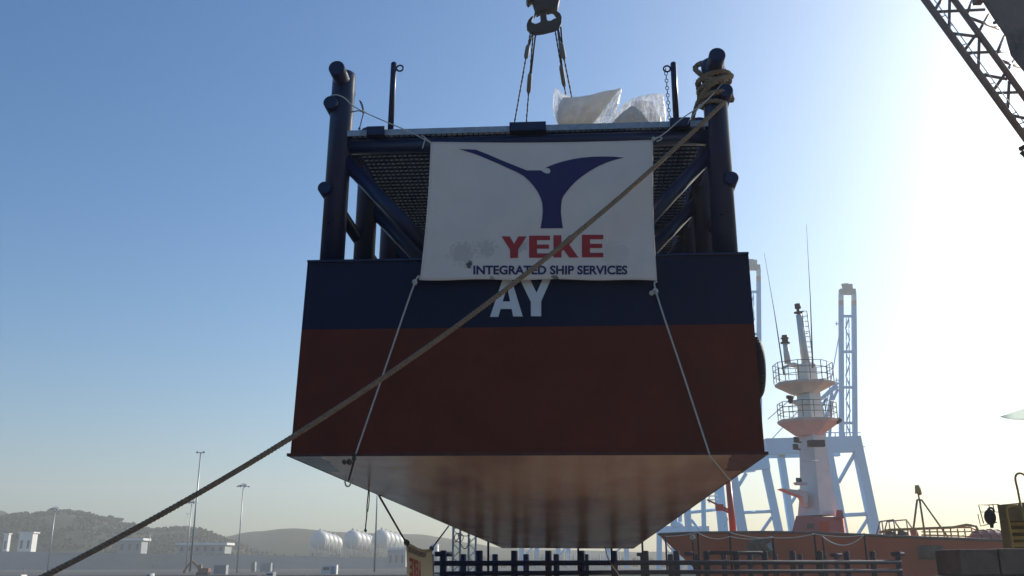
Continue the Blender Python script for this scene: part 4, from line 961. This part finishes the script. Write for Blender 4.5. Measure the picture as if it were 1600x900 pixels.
def pillow(mb, ctl, yl, d, seed, n=44, amp=.03):
    """closed puffed sheet: 3x3 control lattice in photo pixels set at its own depth on the platform"""
    Bz = lambda t: ((1 - t) ** 2, 2 * t * (1 - t), t * t)
    for side in (-1, 1):
        def fn(u, v):
            bu, bv = Bz(u), Bz(v); px = sum(bu[i] * bv[j_] * ctl[j_][i][0] for i in range(3) for j_ in range(3)); py = sum(bu[i] * bv[j_] * ctl[j_][i][1] for i in range(3) for j_ in range(3))
            p = BL(px, py, yl); e = (max(0, 16 * u * (1 - u) * v * (1 - v))) ** .5
            ang = math.atan2(v + .3, u - .5); f = noise.noise(Vector((ang * 4, seed, side))) + .5 * noise.noise(Vector((u * 9, v * 3 + seed, side * 2))) + .35 * noise.noise(Vector((u * 21, v * 9, seed)))
            rag = noise.noise(Vector((u * 7 + seed, v * 7, 3))) * (1 - e) * .02
            p.y += side * d * e + amp * 2.2 * f * e; p.x += rag; p.z = max(HH + ZP + .004, p.z + rag); return p
        mb.grid(fn, n, n)
    return mb
def bag(label, layers):
    mb = MB()
    for mi, args in layers: mb.mi = mi; pillow(mb, *args)
    o = mb.build('plastic_sheet', [M['film_thick'], M['film_clear']], frame=1, fix=False); tobj(o); return tag(o, label, 'plastic sheet', 'bundles of clear plastic on the platform')
bag('left plastic bundle with a beige fold rising to a pointed peak', [
    (0, ([[(874, 197), (900, 199), (922, 198)], [(864, 176), (905, 172), (938, 178)], [(880, 152), (905, 160), (971, 136)]], .80, .22, 1.0)),
    (1, ([[(872, 198), (880, 198), (890, 198)], [(858, 168), (884, 165), (902, 175)], [(868, 137), (882, 148), (902, 160)]], .90, .16, 2.0)),
    (1, ([[(921, 198), (938, 198), (956, 198)], [(938, 176), (955, 172), (966, 176)], [(955, 150), (966, 142), (972, 137)]], .98, .14, 3.0))])
bag('right plastic bundle of sheer film with a square top corner near the chain', [
    (1, ([[(950, 199), (995, 200), (1040, 200)], [(966, 172), (1000, 170), (1042, 172)], [(975, 162), (1000, 148), (1036, 146)]], 1.05, .17, 5.0)),
    (0, ([[(950, 199), (985, 200), (1022, 200)], [(962, 186), (984, 178), (1006, 180)], [(972, 178), (992, 158), (1000, 176)]], .86, .12, 6.0)),
    (1, ([[(992, 199), (1010, 200), (1037, 200)], [(990, 176), (1012, 178), (1030, 178)], [(989, 158), (1004, 154), (1020, 160)]], .94, .08, 7.0))])

# ------------------------------------------------------------------ hook and slings
HY = 30.0
HK = empty('lifting_hook', P(850, 36, HY), 'dark double crane hook with its block above the barge', 'crane hook')
hp = [(495, 220), (505, 360), (490, 385), (415, 415), (350, 390), (345, 360), (372, 300), (372, 272), (330, 295), (285, 350), (258, 420), (262, 490), (320, 555), (410, 585), (560, 565), (740, 520), (830, 480), (870, 400), (878, 300), (850, 230), (800, 195), (755, 185), (735, 205), (750, 240), (778, 270), (775, 315), (740, 320), (690, 355), (630, 360), (615, 330), (608, 200), (600, 130), (500, 130)]
hz = lambda x, y: (800 + x / 11.25, y / 11.25)
hkm = MB().prism([P(*hz(x, y), HY - .09) for x, y in hp], (0, .18, 0)); o = hkm.build('hook', M['hook'], HK)
bv = o.modifiers.new('b', 'BEVEL'); bv.width = .05; bv.segments = 3; bv.limit_method = 'ANGLE'
for pl in (((350, 30), (385, 60), (440, 190), (460, 215), (400, 300), (385, 285), (405, 200)), ((620, 170), (650, 160), (760, 235), (740, 235))):
    MB().prism([P(*hz(x, y), HY - .05) for x, y in pl], (0, .1, 0)).build('safety_latch', M['hook'], HK)
bk = MB().prism([P(*hz(x, y), HY - .2) for x, y in ((300, -900), (830, -900), (840, -20), (805, 115), (640, 165), (560, 150), (430, 215), (400, 120), (390, -40), (290, 40), (250, -20))], (0, .4, 0)); o = bk.build('block', M['hook'], HK)
bv = o.modifiers.new('b', 'BEVEL'); bv.width = .05; bv.segments = 2; bv.limit_method = 'ANGLE'
MB().cyl(P(846, -30, HY - .5), P(846, -30, HY + .5), .5, n=28).cyl(P(846, -58, HY - .45), P(846, -58, HY + .45), .2, n=20).build('sheave', M['wire'], HK)
fl_ = MB()
for dx in (-12, -6, 6, 12): fl_.cyl(P(846 + dx, -40, HY), P(846 + dx, -900, HY), .03, n=6)
fl_.build('hoist_rope', M['wire'], HK)
def proj(p):
    d = p - CAM; z = d.dot(fw); return 800 + F_PX * d.dot(rt) / z, 450 - F_PX * d.dot(up) / z
def sling(hx, hy, tx, tyy, side, ferr, label):
    a = P(hx, hy, HY); best = None
    for k in range(60, 320):
        yl = k * .1; b = BW(side * 2.9, yl, HH + .1); pb = proj(b); pa = proj(a); t = (tyy - pa[1]) / (pb[1] - pa[1]); e = abs(pa[0] + (pb[0] - pa[0]) * t - tx)
        # same perspective line: screen straightness holds
        if best is None or e < best[0]: best = (e, b)
    b = best[1]; t = empty('wire_sling', b, label, 'lifting sling', 'wire rope slings under the crane hook')
    mb = MB(); twisted(mb, [a, b], .036, .4, 3, 5, .2); mb.build('wire_rope', M['wire'], t)
    p = a.lerp(b, ferr); q_ = a.lerp(b, ferr + .028); dd = (q_ - p) * .2; MB().tube([p - dd, p, q_, q_ + dd], [.05, .085, .085, .05], 12).build('ferrule', M['ferrule'], t)
    # second leg of the spliced eye
    MB().tube([a + Vector((.10, 0, .05)), p + Vector((.03, 0, 0))], .032, 8).build('eye_leg', M['wire'], t)
    MB().torus(b, (0, 1, 0), .12, .04, 16, 8).build('shackle', M['galv'], t)
sling(829, 50, 803, 197, -1, .045, 'outer left wire sling below the hook')
sling(833, 52, 822, 197, -1, .08, 'inner left wire sling below the hook')
sling(867, 45, 882, 145, 1, .07, 'inner right wire sling running behind the plastic sheeting')
sling(872, 44, 893, 150, 1, .04, 'outer right wire sling running behind the plastic sheeting')

# ------------------------------------------------------------------ moored sister barge
A0 = P(693, 860, 47.0); B0 = P(1402, 858, 56.5); dv = Vector((B0.x - A0.x, B0.y - A0.y, 0)); SL = dv.length; ang = math.atan2(dv.y, dv.x)
SB = bpy.data.objects.new('barge', None); COL.objects.link(SB); SB.location = (A0.x, A0.y, A0.z - ZT - HH); SB.rotation_euler = (0, 0, ang)
tag(SB, 'dark navy barge moored low beyond with a long row of post tops', 'barge', 'navy pipe framed barges')
zd = HH
def sbm(): return MB()
hm = MB(); m_ = hm
def ring2(z): return [(-.6, -.3, z), (SL + .6, -.3, z), (SL + .6, 5.7, z), (-.6, 5.7, z)]
hm.mi = 0; hm.loft([ring2(2.3), ring2(HH)], caps=False); hm.mi = 1; hm.loft([ring2(0), ring2(2.3)], caps=False).poly3(ring2(HH)).poly3(ring2(0)[::-1])
hm.build('hull', [M['navy'], M['sis_red']], SB, frame=1)
npst = 16; pshare = None
for row in (0, 5.45):
    for i in range(npst):
        x = SL * i / (npst - 1)
        if row and i % 2: pass
        if pshare is None:
            pshare = MB().tube([(0, 0, 0), (0, 0, ZT - .04), (0, 0, ZT)], [.165, .165, .14], 16).build('post', M['navy_dull'], SB, frame=1); o = pshare
        else: o = pshare.copy(); COL.objects.link(o); o.parent = SB
        off = .9 if row else 0
        o.location = (min(x + off, SL), row, HH - (.12 if row else 0))
    for z, r in ((Z2, .125), (Z1, .1)):
        MB().tube([(0, row + (-.1 if not row else .1), HH + z), (SL, row + (-.1 if not row else .1), HH + z)], r, 12).build('side_rail', M['navy_dull'], SB, frame=1)
MB().tube([(0, -.14, HH + ZP - .05), (SL, -.14, HH + ZP - .05)], .11, 12).build('side_rail', M['navy_dull'], SB, frame=1)
for row in (0, 5.45):
    for x in (0, SL): MB().tube([(x - .42, row, HH + ZT - .17), (x + .42, row, HH + ZT - .17)], .115, 12).build('horn', M['navy_dull'], SB, frame=1)
    MB().tube([(SL * .486 - .0, row - .02, HH + ZT - .14), (SL * .486 + .5, row - .02, HH + ZT - .14)], .1, 12).build('horn', M['navy_dull'], SB, frame=1)
MB().tube([(SL * 8 / 15, -.02, HH + ZT - .1), (SL * 10 / 15, -.02, HH + ZT - .1)], .1, 12).build('top_rail', M['navy_dull'], SB, frame=1)
g = MB(); x = .1
while x < SL: g.box((x, 2.7, HH + ZP - .06), (.01, 5.1, .06)); x += .16
y = .2
while y < 5.3: g.box((SL / 2, y, HH + ZP - .06), (SL, .01, .055)); y += .2
g.build('grating', M['grate'], SB, frame=1)
SBI = Matrix.LocRotScale(SB.location, SB.rotation_euler, None)
def SBL(px, py, yy):
    inv = SBI.inverted(); o = inv @ CAM; d = inv.to_3x3() @ ray(px, py); return o + d * ((yy - o.y) / d.y)
rods = [(763, 838, 0), (1090, 831, 0), (1140, 831, 0), (1207, 834, 0), (1272, 832, 0), (1350, 833, 0), (1082, 838, 5.45), (1285, 836, 5.45), (1040, 838, 5.4), (1003, 835, 0), (903, 840, 0), (955, 840, 0)]
for px, py, yy in rods:
    p = SBL(px, py, yy); MB().tube([(p.x, yy, HH + ZP - .1), (p.x, yy, p.z - .03), (p.x, yy, p.z)], [.055, .055, .04], 10).build('stanchion', M['navy_dull'], SB, frame=1)
# ropes slung between the stanchions
def SBW(px, py, yy): return SBI @ SBL(px, py, yy)
def drape(pts, sag, label, r=.022):
    mb = MB()
    for (a, b), s in zip(zip(pts, pts[1:]), sag): mb.tube(catenary(SBW(*a), SBW(*b), s), r, 6)
    return tag(mb.build('slack_rope', M['cord']), label, 'rope', 'pale ropes slung between the barge stanchions')
drape([(1040, 838, 5.4), (1090, 832, -.06), (1140, 838, -.07), (1207, 838, -.07)], [.05, .22, .15], 'pale slack rope across the red bow left of the mast')
drape([(1140, 832, -.08), (1207, 840, -.08), (1272, 834, -.08)], [.1, .1], 'upper pale rope running towards the mast base')
drape([(1272, 834, -.06), (1350, 836, -.06)], [.12], 'nearly straight pale rope below the red mast base')
drape([(1285, 838, 5.4), (1350, 836, -.06)], [.55], 'deeply sagging pale rope loop right of the mast base', .03)
mb = MB()
for k in range(5): mb.torus(SBW(1083 + rnd.uniform(-2, 2), 838 + rnd.uniform(-2, 2), -.1), (rnd.uniform(-1, 1), 1, rnd.uniform(-1, 1)), rnd.uniform(.05, .13), .022, 14, 5)
tag(mb.build('rope_knot', M['cord']), 'pale bunched rope knot by the ship bow', 'rope')
mb = MB(); mb.tube(smooth_path([P(944, 850, 44), P(950, 872, 42.0), P(958, 886, 40.5), P(968, 900, 39), P(985, 930, 37)]), .022, 6)
tag(mb.build('rope', M['rope']), 'thin tan line crossing in front of the dark post row', 'rope')
# lattice posts beyond the barge
for (px, lab) in ((713, 'left grey lattice upright behind the dark post row'), (737.5, 'right grey lattice upright behind the dark post row')):
    Y = 66; b = P(px, 893, Y); t = P(px, 800, Y); w2 = .24; T = empty('lattice_mast', (b.x, Y, -3), lab, 'mast', 'grey lattice uprights behind the barge')
    m = MB(); lc = MB()
    for sx in (-1, 1):
        for s2 in (-1, 1): m.bar((b.x + sx * w2, Y + s2 * w2, -3), (b.x + sx * w2, Y + s2 * w2, t.z), .12, .12)
    z = -3; k = 0
    while z < t.z - .4:
        s2 = 1 if k % 2 else -1
        for yy in (-w2, w2): lc.bar((b.x - s2 * w2, Y + yy, z), (b.x + s2 * w2, Y + yy, z + .45), .06, .05)
        for xx in (-w2, w2): lc.bar((b.x + xx, Y - s2 * w2, z), (b.x + xx, Y + s2 * w2, z + .45), .05, .06)
        z += .45; k += 1
    m.build('chord', M['lattice'], T); lc.build('lacing', M['lattice'], T)
mb = MB(); mb.tube(catenary(P(716, 836, 65.6), P(735, 842, 65.6), .75), .035, 6); mb.tube(catenary(P(716, 834, 65.6), P(735, 836, 65.6), .1), .03, 6); mb.torus(P(717, 840, 65.6), (0, 1, .2), .3, .03, 16, 5)
tag(mb.build('cable', M['dark_cord']), 'looped dark cable hung between the two lattice uprights', 'cable')

# ------------------------------------------------------------------ right foreground
CY = 21
for (x0, x1, y0, dy, lab) in ((1497, 1558, 858, 0, 'brown grey concrete block left of its twin under the yellow platform'), (1560, 1640, 857, .02, 'stained concrete block at the right edge under the yellow platform')):
    a = P(x0, y0, CY); b = P(x1, y0, CY); m = MB().box(((a.x + b.x) / 2, CY + .6, (a.z + a.z - .55) / 2), (b.x - a.x, 1.2, .55)); o = m.build('concrete_block', M['concrete']); tag(o, lab, 'concrete block', 'concrete blocks on the quay edge')
    bv = o.modifiers.new('b', 'BEVEL'); bv.width = .03; bv.segments = 2
a = P(1497, 858, CY); zb_ = a.z - .55
o = MB().hexa([(a.x - .55, CY - .3, -.02), (a.x + 5, CY - .3, -.02), (a.x + 5, CY + 1.4, -.02), (a.x - .55, CY + 1.4, -.02), (a.x - .12, CY - .1, zb_ - .004), (a.x + 5, CY - .1, zb_ - .004), (a.x + 5, CY + 1.3, zb_ - .004), (a.x - .12, CY + 1.3, zb_ - .004)]).build('concrete_plinth', M['concrete'])
tag(o, 'wide sloping concrete plinth below the two blocks', 'plinth'); bv = o.modifiers.new('b', 'BEVEL'); bv.width = .03
# quay extension under the plinth
struct('quay_pier', MB().box((a.x + 12, 27, -2.01), (26, 16.0, 3.98)), M['quay'])
GY = 25; 
def G(px, py, dy=0): return P(px, py, GY + dy)
GT = empty('access_platform', (G(1590, 850).x, GY, .0), 'yellow brown steel platform with a hooped handrail at the right edge', 'platform')
MB().prism([G(x, y) for x, y in ((1558, 789), (1640, 781), (1640, 812), (1562, 814))], rdir(1560, 800, 1.4)).build('side_plate', M['yellow_dark'], GT)
MB().prism([G(x, y, .05) for x, y in ((1562, 814), (1574, 814), (1580, 858), (1568, 858))], rdir(1560, 830, 1.2)).build('support_leg', M['yellow_dark'], GT)
sl = MB()
for k, y in enumerate((816, 827, 838, 848)): sl.prism([G(x, yy, .2) for x, yy in ((1574, y), (1640, y - 1), (1640, y + 4.5), (1574, y + 5.5))], rdir(1560, 830, .7))
sl.build('tread', M['yellow'], GT); 
MB().prism([G(x, y, 1.15) for x, y in ((1574, 814), (1640, 812), (1640, 858), (1580, 858))], (0, .04, 0)).build('back_plate', M['yellow_dark'], GT)
MB().tube(smooth_path([G(1594, 786, -.1), G(1590, 765, -.1), G(1586.5, 749, -.1), G(1588, 742, -.1), G(1593, 739.5, -.1), G(1600, 742, -.1), G(1606, 752, -.1), G(1612, 786, -.1)]), .028, 8).build('hoop_rail', M['yellow'], GT)
MB().tube(smooth_path([G(1583, 857, -.1), G(1578, 825, -.1), G(1573, 800, -.1), G(1574, 793, -.1), G(1580, 790, -.1), G(1590, 790, -.1)]), .03, 8).tube([G(1594, 786, -.1), G(1605, 830, -.1), G(1608, 858, -.1)], .03, 8).build('handrail', M['yellow'], GT)
fr2 = MB()
fr2.tube([G(1537, 818, .6), G(1529, 789, .6), G(1545, 789, .6), G(1560, 788, .6)], .014, 6).tube([G(1545, 789, .6), G(1552, 818, .6)], .012, 6).tube([G(1531, 800, .6), G(1560, 800, .6)], .009, 5).tube([G(1551, 787, .6), G(1553, 795, .6)], .012, 6).tube([G(1528, 803, .6), G(1532, 822, .6), G(1558, 816, .6)], .014, 6)
fr2.cyl(G(1558, 789, .6), G(1562, 789, .6), .02, n=6).build('guard_frame', M['yellow'], GT)
BFN = empty('buoy', G(1548, 808, .4), 'dark slate mooring float hanging on the thin rail by the yellow platform', 'buoy')
MB().sphere(G(1547, 808, .4), .165, 20, 14, (.9, .8, 1.25)).build('float_body', M['black'], BFN); MB().torus(G(1548.5, 798, .38), (0, 1, 0), .075, .028, 20, 8).cyl(G(1549, 815, .4), G(1550, 825, .4), .06, .04, n=10).build('eye', M['black'], BFN)
# pale pennant from a pole just outside the right edge
FG = empty('pennant', P(1640, 700, 24), 'pale green pointed pennant at the right edge of the sky', 'flag')
MB().cyl(P(1640, 900, 24), P(1640, 600, 24), .03, n=8).build('pole', M['pole'], FG)
def pen(u, v): p0 = P(1562 + 78 * u, 651 + (-26 * u) * (1 - v) + (12 * u) * v, 24); return p0 + Vector((0, .12 * math.sin(u * 7), 0))
MB().grid(pen, 20, 6).build('cloth', M['flag'], FG, solid=.006, fix=False)

# ------------------------------------------------------------------ crane boom overhead right
BYY = 27
bz = lambda x, y: (1400 + x / 3.46, y / 3.46)
CB = empty('crane_boom', P(1560, 150, BYY), 'brown lattice crane boom crossing the top right corner', 'crane boom')
def bd(x, y, dy=0): return P(*bz(x, y), BYY + dy)
def chord(x0, y0, x1, y1, r, dy=0, ext=.8):
    a, b = bd(x0, y0, dy), bd(x1, y1, dy); d = b - a; return MB().cyl(a - d * ext, b + d * ext, r, n=12)
chord(158, 0, 692, 735, .115).build('chord', M['boom'], CB)
chord(315, 0, 692, 520, .10, .0).build('chord', M['boom'], CB)
chord(560, 0, 800, 380, .10, 2.3).build('chord', M['boom'], CB)
lc = MB()
A = lambda t: (150 + 542 * t, 745 * t); B_ = lambda t: (315 + 377 * t, 520 * t)
nodesA = [(205, 62), (290, 170), (370, 278), (445, 395), (530, 498), (605, 605), (690, 715)]
nodesB = [(310, 0), (385, 85), (445, 190), (510, 285), (590, 412), (612, 440), (692, 540)]
segs = [((205, 62), (250, -10)), ((215, 64), (480, 52)), ((287, 165), (290, -5)), ((300, 180), (440, 198)), ((368, 275), (432, 188)), ((375, 287), (540, 280)), ((445, 385), (450, 205)), ((465, 403), (600, 428)), ((525, 492), (588, 400)), ((535, 503), (692, 498)), ((603, 600), (612, 440)), ((620, 622), (720, 645)), ((685, 710), (760, 600))]
for a, b in segs: lc.cyl(bd(*a), bd(*b), .05, n=8)
segs2 = [((385, 70), (415, -5)), ((395, 95), (555, 155)), ((440, 185), (500, 80)), ((540, 300), (585, 195)), ((550, 322), (665, 362)), ((590, 395), (640, 325)), ((515, 283), (610, 276))]
for a, b in segs2: lc.cyl(bd(*a), bd(*b, 2.0), .05, n=8)
lc.build('lacing', M['boom'], CB)
cn = MB(); a = bd(165, -10, -.05); b = bd(700, 725, -.05)
cn.cyl(a + Vector((.19, 0, .05)), b + Vector((.19, 0, .05)), .016, n=6)
for k in range(14): p = a.lerp(b, k / 14); cn.cyl(p + Vector((.05, 0, 0)), p + Vector((.2, 0, .06)), .02, n=5)
cn.build('cable_tray', M['galv'], CB)
JB = empty('crane_jib', P(1600, 40, 20), 'dark brown solid plated crane arm above the lattice boom', 'crane arm')
J = lambda x, y, dy=0: P(*bz(x, y), 20 + dy)
o = MB().prism([J(x, y) for x, y in ((430, -60), (462, 0), (500, 60), (545, 130), (590, 195), (620, 300), (655, 345), (700, 400), (860, 620), (1200, 620), (1200, -60))], ray(1590, 60).normalized() * 1.1).build('plate_girder', M['boom2'], JB)
bv = o.modifiers.new('b', 'BEVEL'); bv.width = .05; bv.segments = 3
jm = MB(); jm.box(J(445, 5, -.02), (.2, .2, .12)).cyl(J(534, 118, -.1), J(536, 126, -.1), .05, n=8)
for k in range(9): jm.sphere(J(500 + k * 22, 20 + k * 42, -.01), .022, 8, 6)
jm.build('bracket', M['boom'], JB)
TH = empty('tackle_hook', P(1598, 234, 22), 'small dark tackle tip poking in below the lattice boom', 'tackle')
MB().tube(smooth_path([P(1594, 233, 22), P(1597, 231.5, 22), P(1603, 229, 22), P(1615, 232, 22), P(1618, 245, 22), P(1608, 248, 22), P(1600, 241, 22), P(1595.5, 237, 22)]), .06, 8).build('hook_tip', M['hook'], TH)
MB().cyl(P(1610, 229, 22), P(1616, -50, 22), .03, n=6).build('line', M['wire'], TH)

# ------------------------------------------------------------------ haze
hz_ = MB().box((0, 1050, 62), (4400, 2300, 136)); o = hz_.build('haze', []) if False else None
me_ = MB().hexa([(-1800, -120, -6), (1800, -120, -6), (1800, 1700, -6), (-1800, 1700, -6), (-1800, -120, 135), (1800, -120, 135), (1800, 1700, 135), (-1800, 1700, 135)])
hm_ = bpy.data.materials.new('haze_air'); hm_.use_nodes = True; t = hm_.node_tree; t.nodes.remove(t.nodes['Principled BSDF'])
pv = t.nodes.new('ShaderNodeVolumePrincipled'); pv.inputs['Color'].default_value = (1.0, .98, .93, 1); pv.inputs['Density'].default_value = .0006; pv.inputs['Anisotropy'].default_value = .28
t.links.new(pv.outputs[0], t.nodes['Material Output'].inputs['Volume'])
hz_ = me_.build('haze', hm_); hz_['kind'] = 'stuff'
